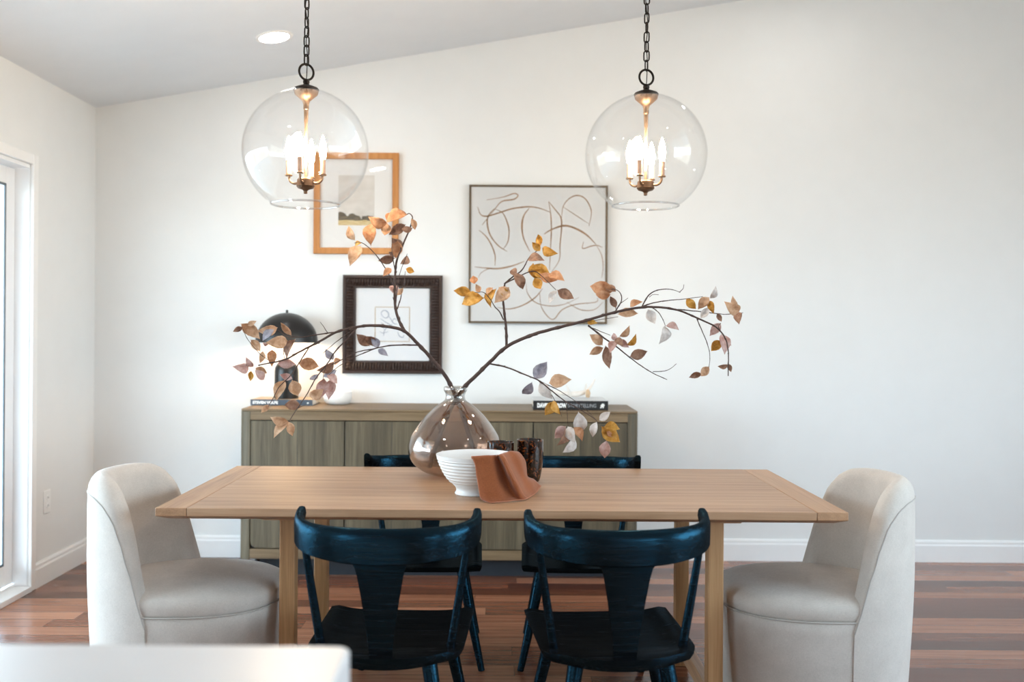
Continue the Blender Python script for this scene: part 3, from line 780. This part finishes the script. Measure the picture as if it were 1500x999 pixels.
strokes(dr, 490, 390, 5.876, o, 'ink', .0026, -.0112, 'ink_lines')
# abstract canvas
o, w, h = picture('square beige abstract canvas with looping brown brush lines', 687, 272.5, 889, 474, [(0, 0), (0, .038), (.011, .038), (.012, .036), (.012, .02)], 'fr_bronze', 'painting')
MB().box(-w/2+.0125, w/2-.0125, -.033, -.003, -h/2+.0125, h/2-.0125).build('canvas', M['canvas'], o, smooth=False)
st = [(1, [(120, 320), (200, 220), (250, 165), (330, 150), (357, 125), (330, 112), (260, 135), (150, 155)]),
 (1.25, [(90, 200), (110, 250), (150, 262), (230, 240), (320, 212), (420, 200), (490, 207), (570, 235)]),
 (1.1, [(200, 212), (160, 260), (155, 320), (175, 390), (225, 455), (285, 495)]), (1, [(200, 212), (255, 240), (285, 300), (298, 360), (290, 430), (260, 480)]),
 (1, [(100, 355), (145, 395), (180, 450), (205, 520), (205, 590)]), (1.2, [(70, 597), (150, 605), (230, 608), (320, 590), (400, 560)]),
 (.6, [(95, 670), (110, 640), (150, 615), (200, 605)]), (1.3, [(430, 210), (395, 260), (383, 330), (395, 410), (435, 495)]),
 (.9, [(560, 165), (572, 240), (578, 340), (572, 480), (565, 620)]), (1, [(560, 165), (600, 215), (640, 270), (645, 340), (635, 450), (630, 550), (580, 630)]),
 (.9, [(645, 270), (655, 200), (690, 150), (745, 125), (800, 145), (838, 210), (840, 260), (825, 330)]), (.6, [(655, 200), (730, 250), (830, 315)]),
 (1.5, [(530, 380), (580, 350), (660, 325), (730, 340), (810, 385), (870, 445)]), (.6, [(870, 445), (910, 520), (920, 600), (910, 670)]), (.9, [(790, 430), (785, 475), (840, 460), (880, 455), (915, 468)]),
 (.7, [(410, 700), (420, 770), (470, 830), (560, 855), (660, 845), (760, 800)]), (1, [(220, 865), (300, 875), (390, 850), (470, 800), (520, 740)]),
 (.8, [(500, 770), (515, 870), (585, 945), (650, 880), (740, 845), (870, 830), (885, 800)]), (.7, [(680, 830), (770, 880), (860, 880), (920, 830)])]
strokes(st, 680, 260, 4.541, o, 'stroke', .0036, -.0336, 'brush_lines')

# ================================================================== PENDANT LIGHTS AND DOWNLIGHTS
def pendant(label, X, Y, Z, rot):
    """Z = centre of the glass globe"""
    p = thing('pendant_light', label, 'pendant light', (X, Y, Z), rot, 'glass globe pendants above the table')
    Rg = .2305
    a0, a1 = R(-57), R(83.5)
    n = 40; prof = [(Rg*math.cos(a0+(a1-a0)*i/n), Rg*math.sin(a0+(a1-a0)*i/n)) for i in range(n+1)]
    lip = [(prof[0][0]+.002, prof[0][1]-.0035), (prof[0][0]-.003, prof[0][1]-.0035), (prof[0][0]-.003, prof[0][1]+.001)]
    inner = [((Rg-.003)*math.cos(a0+(a1-a0)*i/n), (Rg-.003)*math.sin(a0+(a1-a0)*i/n)) for i in range(n+1)]
    MB().lathe(prof[::-1]+lip+inner, 96).build('glass_globe', M['globe'], p, angle=60)
    MB().tube([(prof[0][0]*math.cos(R(a))*.998, prof[0][0]*math.sin(R(a))*.998, prof[0][1]-.002) for a in range(0, 360, 5)], .0036, 8, closed=True).build('glass_rim', M['rim'], p)
    zt_ = Rg
    MB().lathe([(0, zt_-.006), (.046, zt_-.006), (.047, zt_-.001), (.043, zt_+.004), (.026, zt_+.011), (.013, zt_+.015), (.010, zt_+.019), (.012, zt_+.023), (.012, zt_+.030), (.008, zt_+.035), (0, zt_+.036)], 40).build('cap', M['bronze'], p)
    MB().lathe([(0, zt_-.007), (.045, zt_-.008), (.042, zt_-.020), (.026, zt_-.034), (.014, zt_-.045), (.010, zt_-.058), (.0105, zt_-.075), (.008, zt_-.078), (0, zt_-.079)], 40).build('inner_cone', M['brass'], p)
    MB().lathe([(.0085, zt_-.075), (.0075, zt_-.12), (.0055, zt_-.13), (.0052, -.105), (.007, -.11)], 16).build('rod', M['brass'], p)
    MB().lathe([(0, -.096), (.026, -.098), (.031, -.104), (.032, -.122), (.034, -.128), (.028, -.136), (.012, -.141), (.007, -.146), (.007, -.155), (0, -.157)], 32).build('hub', M['hub'], p)
    for kx in range(4):
        a = R(45+90*kx); d = Vector((math.cos(a), math.sin(a), 0))
        ar = MB().tube(cr([d*.028+Vector((0, 0, -.115)), d*.044+Vector((0, 0, -.118)), d*.060+Vector((0, 0, -.108)), d*.065+Vector((0, 0, -.088))], 5), .0046, 10).build('arm', M['brass'], p)
        MB().lathe([(0, -.090), (.013, -.090), (.0145, -.086), (.0105, -.083), (0, -.083)], 20, d*.065).build('bobeche', M['brass'], ar)
        MB().lathe([(.0, -.084), (.0100, -.084), (.0100, -.030), (.0, -.030)], 20, d*.065).build('candle_sleeve', M['sleeve'], p)
        MB().lathe([(.0, -.031), (.008, -.030), (.012, -.014), (.014, .004), (.0115, .026), (.006, .046), (.002, .058), (0, .06)], 20, d*.065).build('bulb', M['bulb'], p)
    # ring, chain, cord, canopy
    zr = zt_+.034+.029
    MB().tube([(.029*math.cos(R(a)), 0, zr+.029*math.sin(R(a))) for a in range(0, 360, 12)], .0042, 10, closed=True).build('ring', M['bronze'], p)
    ztop = zc(X) - Z - .01; L, wd, wr = .046, .0105, .0026
    pitch = L-2*wr*1.7; nL = max(1, math.ceil((ztop-.025-(zr+.026))/pitch)); z = zr+.027; pitch = (ztop-.03-z)/nL
    proto = None
    for q in range(nL):
        zc_ = z + pitch*(q+.5); pts = []
        for a in range(0, 360, 20):
            ca, sa = math.cos(R(a)), math.sin(R(a)); pts.append((wd*ca, 0, (L/2-wd-wr)*(1 if sa > 1e-6 else -1 if sa < -1e-6 else 0) + wd*sa))
        if proto is None: lk = proto = MB().tube(pts, wr, 8, closed=True).build('chain_link', M['bronze'], p)
        else: lk = proto.copy(); C.objects.link(lk)
        lk.location = (0, 0, zc_); lk.rotation_euler = (0, 0, R(55 + 90*(q % 2) + 14*math.sin(q*2.1)) - rot)
    MB().tube(cr([(0, 0, zt_+.03), (.003, .002, zr), (.004*math.sin(1), 0, z+.04)] + [(.004*math.sin(q*1.7), .004*math.cos(q*2.3), z+.04+(ztop-.04-z)*(q+1)/12) for q in range(12)], 4), .0017, 6).build('cord', M['bronze'], p)
    MB().lathe([(0, ztop-.03), (.012, ztop-.03), (.06, ztop-.012), (.064, ztop+.02), (0, ztop+.02)], 32).build('canopy', M['bronze'], p)
    return p
gl = at(448, 222, 3.62); gr = at(946, 226.5, 3.73)
pendant('clear glass globe pendant light hanging over the table, the left one', gl.x, 3.62, gl.z, R(38))
pendant('clear glass globe pendant light hanging over the table, the right one', gr.x, 3.73, gr.z, R(17))

def downlight(X, Y, label):
    z = zc(X); nrm = Vector((SL, 0, -1)).normalized()
    o = thing('ceiling_light', label, 'ceiling light', (X, Y, z), 0, 'recessed lights in the ceiling')
    MB().lathe([(.078, .001), (.076, .006), (.094, .004), (.097, 0), (.094, -.002)], 40, (0, 0, 0), 0, nrm).build('trim_ring', M['trimw'], o)
    MB().lathe([(0, .003), (.077, .003)], 40, (0, 0, 0), 0, nrm).build('diffuser', M['led'], o)
downlight(-1.18, 5.01, 'lit round recessed ceiling light left of the left pendant chain')
for x, y in ((1.55, 5.01), (-1.18, 2.3), (1.55, 2.3), (3.4, 3.6)): downlight(x, y, 'lit round recessed ceiling light outside the view')

# ================================================================== ON THE TABLE
TZ = .76
# vase
vx, vy = at(666.5, 650, 3.88).x, 3.88
kv = vy/F
prof_px = [(16.5, 567), (17.2, 569), (17.0, 572), (14.8, 576), (14.0, 580), (14.6, 585), (17, 589), (24, 594), (34, 603), (45, 615), (55.5, 630), (63.5, 643), (68, 656), (69, 664), (67, 676), (61, 687), (50, 697), (38, 703), (24, 706.5), (0, 707)]
pts = []
z_of = lambda y: at(666, y, vy).z - TZ
zb0 = z_of(707)
pz_ = [(r*kv, (z_of(y)-zb0) * (z_of(567))/(z_of(567)-zb0)) for r, y in prof_px]
sm = cr([(r, 0, z) for r, z in pz_], 4); outer = [(max(0, p.x), p.z) for p in sm]
vs_ = thing('vase', 'large smoky amber glass vase holding the two branches', 'vase', (vx, vy, TZ))
zneck = z_of(589)-zb0 if False else [z for r, z in pz_][6]
body = [(r, max(z, 0)) for r, z in outer if z <= zneck+1e-6]; neck = [(r, z) for r, z in outer if z >= zneck-1e-6]
def wall(pr, t):
    inn = [(max(0, r-t), z + (t if z < .02 else 0)) for r, z in pr]; return inn
MB().lathe(body, 96).lathe(wall(body, .004)[::-1], 96).build('body', M['vase'], vs_, angle=60)
nin = wall(neck, .005)
MB().lathe(neck, 64).lathe(nin, 64).lathe([neck[0], ((neck[0][0]+nin[0][0])/2, neck[0][1]+.003), nin[0]], 64).build('neck', M['vaseneck'], vs_, angle=60)

# serving bowl
bx, by = at(697, 690, 3.46).x, 3.46; kb = by/F
o = thing('serving_bowl', 'white ridged stoneware serving bowl on the table in front of the vase', 'bowl', (bx, by, TZ))
Hb = .138; po = []
ctrl = [(.071, 0), (.0735, .004), (.069, .012), (.070, .022), (.079, .034), (.098, .050), (.114, .072), (.127, .098), (.136, .122), (.1405, Hb)]
base_ = cr([(r, 0, z) for r, z in ctrl], 10)
po = []
for p in base_:
    rid = .0016*math.sin((p.z-.03)/.0115*2*math.pi) if .034 < p.z < .125 else 0
    po.append((p.x+rid, p.z))
pin = [(.1405, Hb+.0015), (.139, Hb+.002), (.1365, Hb), (.131, .122), (.121, .098), (.108, .074), (.09, .054), (.06, .040), (.03, .036), (0, .0355)]
MB().lathe([(0, .004), (.06, .004), (.062, 0)] + po + pin, 96).build('body', M['china'], o, angle=70)

# tumblers
def tumbler(label, x, y, hh_):
    prof = [(0, 0), (.030, 0), (.036, .004), (.041, .02), (.046, .05), (.0495, .085), (.0508, .12), (.0505, hh_), (.049, hh_+.0012), (.0478, hh_), (.0478, .12), (.046, .085), (.042, .05), (.036, .022), (0, .014)]
    o = MB().lathe(prof, 56).build('tumbler', M['tort'], angle=50, loc=(x, y, TZ))
    return tag(o, label, 'glass', 'tortoiseshell glass tumblers on the table')
t1 = at(733, 670, 3.69); t2 = at(776.5, 670, 3.74)
tumbler('dark tortoiseshell glass tumbler between the vase and the other tumbler', t1.x, 3.69, .156)
tumbler('dark tortoiseshell glass tumbler standing right of its twin, behind the napkin', t2.x, 3.74, .160)

# napkin
g = [[(585,635),(612,690),(622,770),(638,860),(655,945),(690,978)], [(650,632),(670,690),(685,770),(700,860),(715,940),(740,985)],
     [(720,628),(740,690),(760,770),(780,860),(800,930),(815,977)], [(772,624),(803,672),(838,762),(872,855),(905,930),(915,966)],
     [(800,620),(835,660),(880,755),(925,845),(965,930),(995,952)], [(850,603),(890,648),(925,730),(965,810),(1010,890),(1040,932)],
     [(900,592),(945,638),(970,708),(1000,780),(1050,840),(1080,900)], [(940,600),(990,650),(1003,710),(1012,780),(1062,802),(1115,852)]]
d1 = [3.312, 3.312, 3.318, 3.335, 3.33, 3.375, 3.41, 3.45]; d6 = [3.285, 3.262, 3.283, 3.305, 3.325, 3.40, 3.46, 3.52]
bulge = [0, .004, .002, .022, -.034, -.012, -.018, .012]
rows = []
for ci, c_ in enumerate(g):
    colp = []
    for ri, (x, y) in enumerate(c_):
        f = ri/5; Y = d1[ci]*(1-f)+d6[ci]*f + bulge[ci]*math.sin(math.pi*min(1, f*.9+.1))
        colp.append(at(580+x/5.256, 550+y/5.256, Y))
        if ri == 5: colp[-1].z = max(colp[-1].z, TZ+.004)
    top = colp[0]; ctr = Vector((bx, by, top.z)); dr_ = (ctr-top).normalized()
    colp[0] = top + Vector((0, 0, .004))
    colp = [top + dr_*.052 + Vector((0, 0, -.050)), top + dr_*.022 + Vector((0, 0, -.012))] + colp
    rows.append(cr(colp, 6))
nm = len(rows[0]); full = list(zip(*[cr([rows[c][r] for c in range(8)], 6) for r in range(nm)]))
full = [[Vector(p) for p in r] for r in full]
for r in full:
    for p in r:
        p.z = max(p.z + .0015*noise.noise(p*40), TZ+.003); p.y += .0045*noise.noise(p*26)
nb = thing('napkin', 'rust brown linen napkin draped over the rim of the white bowl', 'napkin', (full[20][nm-1].x, full[20][nm-1].y, TZ))
nl = Vector(nb.location)
MB().grid([[p-nl for p in r] for r in full]).build('cloth', M['napkin'], nb, angle=80, solid=.0034)
edge = [p for p in full[0]] + [r[-1] for r in full[1:]]
MB().tube([p-nl for p in edge], .0021, 6).build('hem', M['hem'], nb)
fold = full[26]
MB().tube([p-nl+Vector((0, -.002, .001)) for p in fold[8:]], .0019, 6).build('hem', M['hem'], nb)

# ---- the two branches
def leaf(mb, base, tip, wr, roll, mi, cup):
    d = tip-base; L = d.length; d = d/L
    side = d.cross(Vector((0, -1, 0)));
    side = side.normalized() if side.length > 1e-4 else Vector((1, 0, 0))
    q = Matrix.Rotation(roll, 3, d); side = q @ side; up = side.cross(d)
    prof = [(0, .02), (.05, .07), (.10, .30), (.18, .60), (.27, .84), (.37, .97), (.47, 1.0), (.57, .94), (.67, .81), (.77, .60), (.86, .36), (.93, .16), (1, .01)]
    wrows = []
    for i, (s, w_) in enumerate(prof):
        hw_ = L*wr*w_*.5*(1+(.025 if i % 2 else -.025)); c0 = base + d*(L*s) + up*(cup*L*math.sin(math.pi*s)*.22 - cup*L*s*s*.10)
        wrows.append([c0-side*hw_+up*hw_*.45, c0-side*hw_*.5+up*hw_*.16, c0, c0+side*hw_*.5+up*hw_*.16, c0+side*hw_+up*hw_*.45])
    mb.grid(wrows, mi)

def branch(label, loc, ox, oy, sc, stems, leaves, depth, seed, inner):
    rnd = random.Random(seed); root = thing('branch', label, 'branch', loc, 0, 'leafy branches in the glass vase'); L0 = Vector(loc)
    def pt(x, y, dz=0):
        X, Y = ox+x/sc, oy+y/sc; return at(X, Y, depth(X, Y)+dz)
    for k, (kind, r0, r1, dz, pts) in enumerate(stems):
        P = [pt(x, y, dz*i/(len(pts)-1)) for i, (x, y) in enumerate(pts)]
        if k == 0: P = inner + P
        Q = cr(P, 7); n = len(Q)
        rad = []
        for i in range(n):
            rr_ = r0 + (r1-r0)*i/(n-1)
            if i % 9 == 4: rr_ *= 1.28
            rad.append(rr_)
        Q = [q + Vector((noise.noise(q*45), noise.noise(q*45+Vector((9, 0, 0))), noise.noise(q*45+Vector((0, 9, 0)))))*.0012 for q in Q]
        m = MB().tube([q-L0 for q in Q], rad, 9 if kind == 'stem' else 7)
        for i in range(6, n-2, 11):                       # buds
            t = (Q[i+1]-Q[i]).normalized(); s_ = t.orthogonal().normalized(); s_ = Matrix.Rotation(rnd.random()*6.28, 3, t) @ s_
            b0 = Q[i]-L0; m.tube([b0, b0+(s_*.6+t*.6)*rad[i]*1.5, b0+(s_*.8+t*1.3)*rad[i]*2.2], [rad[i]*.6, rad[i]*.55, rad[i]*.1], 6)
        m.build(kind, M['bark'], root, angle=60, weld=False)
    mb = MB()
    for (bx_, by_, tx, ty, code) in leaves:
        dz = rnd.uniform(-.05, .05)
        base = pt(bx_, by_, dz*.3); tip = pt(tx, ty, dz*.3 + rnd.uniform(-.035, .035))
        wr = rnd.uniform(.50, .64); roll = rnd.uniform(-.7, .7)
        tip = tip + (tip-base)*.10
        leaf(mb, base-L0, tip-L0, wr, roll, LK.index(code), rnd.choice((-1, 1))*rnd.uniform(.3, 1.2))
    mb.build('leaves', [LEAF[k] for k in LK], root, angle=80, solid=.0006, weld=False)
    return root

LS = [('stem', .0095, .0022, -.06, [(893,745),(860,690),(815,635),(760,575),(705,525),(640,508),(580,505),(520,510),(440,530),(365,572),(300,605),(245,635),(200,648),(130,662)]),
 ('stem', .0062, .0014, .02, [(712,532),(685,480),(672,430),(670,370),(672,300),(680,240),(705,180),(730,120),(740,80),(730,62),(715,65)]),
 ('twig', .0024, .0009, .03, [(680,440),(695,390),(708,330),(712,290)]), ('twig', .0024, .0009, -.02, [(673,430),(680,360),(690,300),(720,220)]),
 ('twig', .0024, .0010, -.03, [(669,350),(640,290),(600,230),(560,190),(530,175),(510,178)]), ('twig', .0020, .0009, .02, [(672,290),(660,220),(660,160)]),
 ('twig', .0032, .0012, -.05, [(765,582),(700,582),(640,585),(580,598),(520,610),(460,640),(420,660)]), ('twig', .0020, .0009, -.03, [(590,597),(520,625),(450,665),(410,700)]),
 ('twig', .0030, .0013, -.08, [(522,511),(480,560),(440,600),(400,660),(360,710),(320,780),(280,840),(250,885)]), ('twig', .0022, .0009, .03, [(520,512),(450,560),(385,615)]),
 ('twig', .0026, .0010, -.05, [(332,588),(300,640),(260,700),(215,745),(190,790),(170,825)]), ('twig', .0026, .0010, .04, [(440,530),(370,540),(300,550),(240,545),(200,520),(130,530)]),
 ('twig', .0014, .0009, 0, [(200,648),(170,640),(130,610),(90,560),(70,520)]), ('twig', .0014, .0008, 0, [(405,533),(390,510),(375,490)]),
 ('twig', .0015, .0008, 0, [(235,640),(230,600),(240,560)]), ('twig', .0014, .0008, 0, [(270,690),(275,715),(268,725)]), ('twig', .0012, .0007, 0, [(285,832),(300,826),(318,818)]),
 ('twig', .0014, .0008, 0, [(605,592),(590,585),(570,560)]), ('twig', .0014, .0008, 0, [(400,660),(390,690),(385,725)])]
LL = [(60,497,132,548,'T'),(70,512,34,526,'B'),(88,505,120,488,'T'),(208,512,134,526,'T'),(195,520,150,560,'G'),(262,545,224,496,'T'),(248,565,168,572,'T'),(278,558,244,628,'B'),(100,560,138,602,'T'),(148,604,140,650,'T'),(185,600,184,660,'O'),
 (170,580,150,572,'P'),(205,655,273,655,'P'),(92,678,37,668,'P'),(112,668,84,634,'P'),(102,684,100,720,'Y'),(115,680,152,716,'P'),(118,672,161,690,'T'),(236,720,204,792,'T'),(264,718,286,780,'T'),(266,715,221,700,'P'),
 (372,667,293,652,'O'),(432,645,368,682,'B'),(442,680,391,706,'G'),(428,640,399,603,'G'),(460,640,432,658,'O'),(392,712,374,788,'P'),(390,755,336,786,'T'),(422,712,409,788,'P'),(365,695,337,720,'G'),(400,700,440,730,'P'),
 (177,818,144,846,'T'),(302,826,238,815,'B'),(252,886,184,870,'T'),(252,888,196,942,'T'),(250,884,264,936,'T'),(572,586,524,543,'B'),(606,592,578,550,'G'),(592,590,559,546,'B'),(604,598,640,622,'G'),
 (677,388,654,348,'P'),(680,385,702,358,'T'),(657,278,627,306,'O'),(690,262,723,234,'B'),(672,238,610,246,'B'),(672,232,650,215,'B'),(536,188,496,260,'T'),(540,178,514,192,'Y'),(513,168,489,115,'T'),(576,190,574,106,'O'),
 (642,102,573,80,'O'),(718,66,642,92,'O'),(722,66,664,58,'B'),(714,104,653,142,'B'),(642,100,631,146,'T'),(702,202,663,163,'B'),(682,168,675,232,'O'),(735,80,750,122,'T'),(742,118,698,126,'B'),(714,280,744,291,'Y'),(640,95,655,60,'O')]
def ldep(X, Y): return 3.88 - .22*max(0, (657-X))/300 + .03*max(0, (480-Y))/180
def rdep(X, Y): return 3.88 - .16*max(0, (X-680))/400 + .02*max(0, (450-Y))/100
mouth = Vector((vx, vy, TZ+.355))
lin_ = [Vector((vx+.098, vy-.04, TZ+.03)), Vector((vx+.075, vy-.02, TZ+.10)), Vector((vx+.025, vy-.004, TZ+.255))]
rin_ = [Vector((vx-.10, vy-.035, TZ+.035)), Vector((vx-.078, vy-.01, TZ+.11)), Vector((vx-.028, vy+.010, TZ+.245))]
branch('brown branch with dried leaves arching left out of the glass vase', (vx+.098, vy-.04, TZ+.03), 330, 290, 2.7, LS, LL, ldep, 3, lin_)
RS = [('stem', .0092, .0018, -.04, [(55,680),(110,625),(165,570),(235,507),(330,462),(420,435),(520,410),(600,388),(700,360),(800,343),(880,343),(960,358),(1030,388),(1100,420),(1140,460),(1160,520),(1160,630)]),
 ('stem', .0056, .0030, .01, [(234,508),(232,430),(224,360),(220,315),(222,270),(228,242)]), ('twig', .0026, .0010, -.03, [(222,395),(205,362),(185,340),(160,300),(135,280),(100,282)]),
 ('twig', .0032, .0011, .01, [(224,246),(260,215),(300,185),(325,140),(350,115),(372,98)]), ('twig', .0028, .0011, -.03, [(226,244),(290,212),(350,192),(400,230),(440,270)]),
 ('twig', .0034, .0012, -.05, [(160,578),(230,592),(300,620),(370,650),(420,690),(480,735),(540,770),(590,800),(622,828)]), ('twig', .0018, .0008, -.02, [(365,648),(410,690),(445,750),(465,800)]),
 ('twig', .0018, .0008, .02, [(380,655),(470,700),(560,765),(610,815)]), ('twig', .0034, .0012, -.05, [(575,418),(640,470),(690,505),(740,545),(800,590),(850,620),(905,645)]),
 ('twig', .0016, .0008, .01, [(845,612),(905,606),(945,578)]), ('twig', .0018, .0009, .01, [(590,428),(630,445),(668,460)]), ('twig', .0028, .0010, .03, [(798,343),(830,290),(870,270),(920,268),(960,280)]),
 ('twig', .0014, .0008, 0, [(955,280),(970,265),(976,248)]), ('twig', .0026, .0010, .02, [(800,340),(840,326),(900,315),(980,308),(1055,298)]), ('twig', .0026, .0010, -.02, [(690,358),(712,320),(712,290),(698,272),(672,266)]),
 ('twig', .0014, .0008, 0, [(706,328),(722,318),(742,304)]), ('twig', .0024, .0010, .02, [(950,352),(1000,356),(1080,365),(1150,372),(1222,365)]), ('twig', .0020, .0009, -.02, [(1028,386),(1050,440),(1075,500),(1083,550),(1080,592)]),
 ('twig', .0020, .0009, -.02, [(840,342),(870,365),(890,400),(898,422)]), ('twig', .0022, .0010, .03, [(430,432),(500,412),(600,398),(700,382)]), ('twig', .0014, .0008, 0, [(1135,450),(1120,425),(1130,408)]),
 ('twig', .0014, .0008, 0, [(480,735),(488,790),(490,840)]), ('twig', .0013, .0008, 0, [(690,350),(690,335),(683,322)]), ('twig', .0013, .0008, 0, [(830,300),(845,290),(870,290)])]
RL = [(378,86,364,41,'Y'),(376,108,344,74,'Y'),(382,96,441,117,'Y'),(320,148,386,144,'B'),(262,196,302,262,'B'),(275,215,262,182,'B'),(330,172,412,222,'Y'),(340,200,345,165,'Y'),(372,200,440,232,'O'),(350,218,376,264,'Y'),(408,208,470,228,'O'),(320,190,380,185,'Y'),(445,270,510,304,'B'),(446,272,414,322,'W'),
 (86,278,20,274,'Y'),(142,304,53,326,'Y'),(192,264,166,338,'Y'),(245,258,190,318,'T'),(238,300,205,262,'Y'),(122,280,108,250,'T'),(100,245,95,215,'O'),(150,290,175,262,'T'),
 (686,272,590,256,'O'),(670,290,610,292,'O'),(692,278,644,252,'B'),(692,346,670,300,'B'),(698,372,776,368,'T'),(750,342,796,320,'O'),(570,400,610,408,'Y'),(636,502,587,460,'T'),(640,512,584,536,'T'),(648,502,660,590,'B'),(704,466,746,424,'T'),
 (680,450,700,482,'P'),(735,502,773,460,'Y'),(700,475,742,508,'P'),(690,472,718,502,'B'),(690,482,668,528,'P'),(748,550,816,528,'B'),(824,350,852,408,'W'),(897,422,951,434,'P'),(894,420,878,488,'W'),(984,306,1022,346,'Y'),
 (1082,300,1038,346,'T'),(1084,314,1098,364,'Y'),(1084,306,1108,260,'W'),(1044,388,1082,346,'W'),(1206,362,1152,325,'T'),(1200,355,1178,302,'T'),(1206,362,1205,408,'B'),(1114,367,1131,400,'B'),(1130,408,1088,456,'P'),(1130,454,1146,530,'P'),(1132,470,1170,500,'P'),(1130,480,1092,522,'Y'),
 (1082,590,1048,628,'T'),(1052,622,1000,633,'B'),(1162,582,1120,590,'B'),(1160,578,1172,610,'B'),(348,642,398,578,'G'),(341,654,303,702,'G'),(410,660,496,645,'T'),(372,655,420,720,'W'),(440,735,398,788,'Y'),(428,732,455,785,'Y'),(534,778,540,862,'W'),(612,820,594,880,'W'),(620,816,664,783,'W'),
 (630,840,700,902,'Y'),(640,842,702,850,'Y'),(652,862,678,882,'O'),(652,898,644,967,'P'),(482,840,438,886,'P'),(490,840,516,902,'W'),(498,848,550,896,'O'),(522,888,474,946,'W'),(480,850,452,915,'B')]
branch('brown branch with ochre and pink dried leaves arching right out of the glass vase', (vx-.10, vy-.035, TZ+.035), 660, 330, 2.853, RS, RL, rdep, 5, rin_)

# ================================================================== LIGHT
wld = bpy.data.worlds.new('daylight'); SC.world = wld; wld.use_nodes = True
nt = wld.node_tree; nt.nodes.clear()
tc = nt.nodes.new('ShaderNodeTexCoord'); sp = nt.nodes.new('ShaderNodeSeparateXYZ'); nt.links.new(tc.outputs['Generated'], sp.inputs[0])
rp = nt.nodes.new('ShaderNodeValToRGB'); mp = nt.nodes.new('ShaderNodeMapRange'); mp.inputs[1].default_value = -1; mp.inputs[2].default_value = 1
nt.links.new(sp.outputs[2], mp.inputs[0]); nt.links.new(mp.outputs[0], rp.inputs[0])
el = rp.color_ramp.elements
el[0].position = .0; el[0].color = (.30, .31, .30, 1); el[1].position = 1; el[1].color = (.42, .66, 1, 1)
for p, c in ((.47, (.42, .44, .42, 1)), (.51, (.74, .88, 1.0, 1)), (.65, (.62, .82, 1.0, 1))): e = el.new(p); e.color = c
bg = nt.nodes.new('ShaderNodeBackground'); bg.inputs[1].default_value = 9.0
ow = nt.nodes.new('ShaderNodeOutputWorld'); nt.links.new(rp.outputs[0], bg.inputs[0]); nt.links.new(bg.outputs[0], ow.inputs[0])
def portal(name, loc, rot, sx, sy):
    l = bpy.data.lights.new(name, 'AREA'); l.shape = 'RECTANGLE'; l.size = sx; l.size_y = sy; l.cycles.is_portal = True
    o = bpy.data.objects.new(name, l); C.objects.link(o); o.location = loc; o.rotation_euler = rot
portal('door_daylight', (XL-T_-.01, ym, DZ/2), (0, R(-90), 0), DZ, DY1-DY0)
portal('kitchen_daylight', (XL-T_-.01, (KY0+KY1)/2, (KZ0+KZ1)/2), (0, R(-90), 0), KZ1-KZ0, KY1-KY0)
portal('added_window_daylight', (XR+T_+.01, (RY0+RY1)/2, (RZ0+RZ1)/2), (0, R(90), 0), RZ1-RZ0, RY1-RY0)
for W in (W2,): portal('window_daylight', ((W[0]+W[1])/2, YF-T_-.01, (W[2]+W[3])/2), (R(90), 0, 0), W[1]-W[0], W[3]-W[2])

# ================================================================== CAMERA AND VIEW
cam = bpy.data.cameras.new('camera'); co = bpy.data.objects.new('camera', cam); C.objects.link(co)
co.location = (0, 0, HC); co.rotation_euler = (R(90), -ROLL, 0)
cam.sensor_width = 36; cam.lens = 36*F/1500; cam.shift_x = (750-PX)/1500; cam.shift_y = -(499.5-PY)/1500
cam.clip_start = .05; cam.dof.use_dof = True; cam.dof.focus_distance = 3.55; cam.dof.aperture_fstop = 2.2
SC.camera = co
vs = SC.view_settings; vs.view_transform = 'Standard'; vs.look = 'None'; vs.gamma = 1; vs.use_curve_mapping = False; vs.exposure = 0.91
cy_ = SC.cycles; cy_.max_bounces = 10; cy_.diffuse_bounces = 6; cy_.glossy_bounces = 5; cy_.transparent_max_bounces = 24; cy_.transmission_bounces = 6
cy_.sample_clamp_indirect = 6; cy_.use_denoising = True; cy_.caustics_reflective = False; cy_.caustics_refractive = False
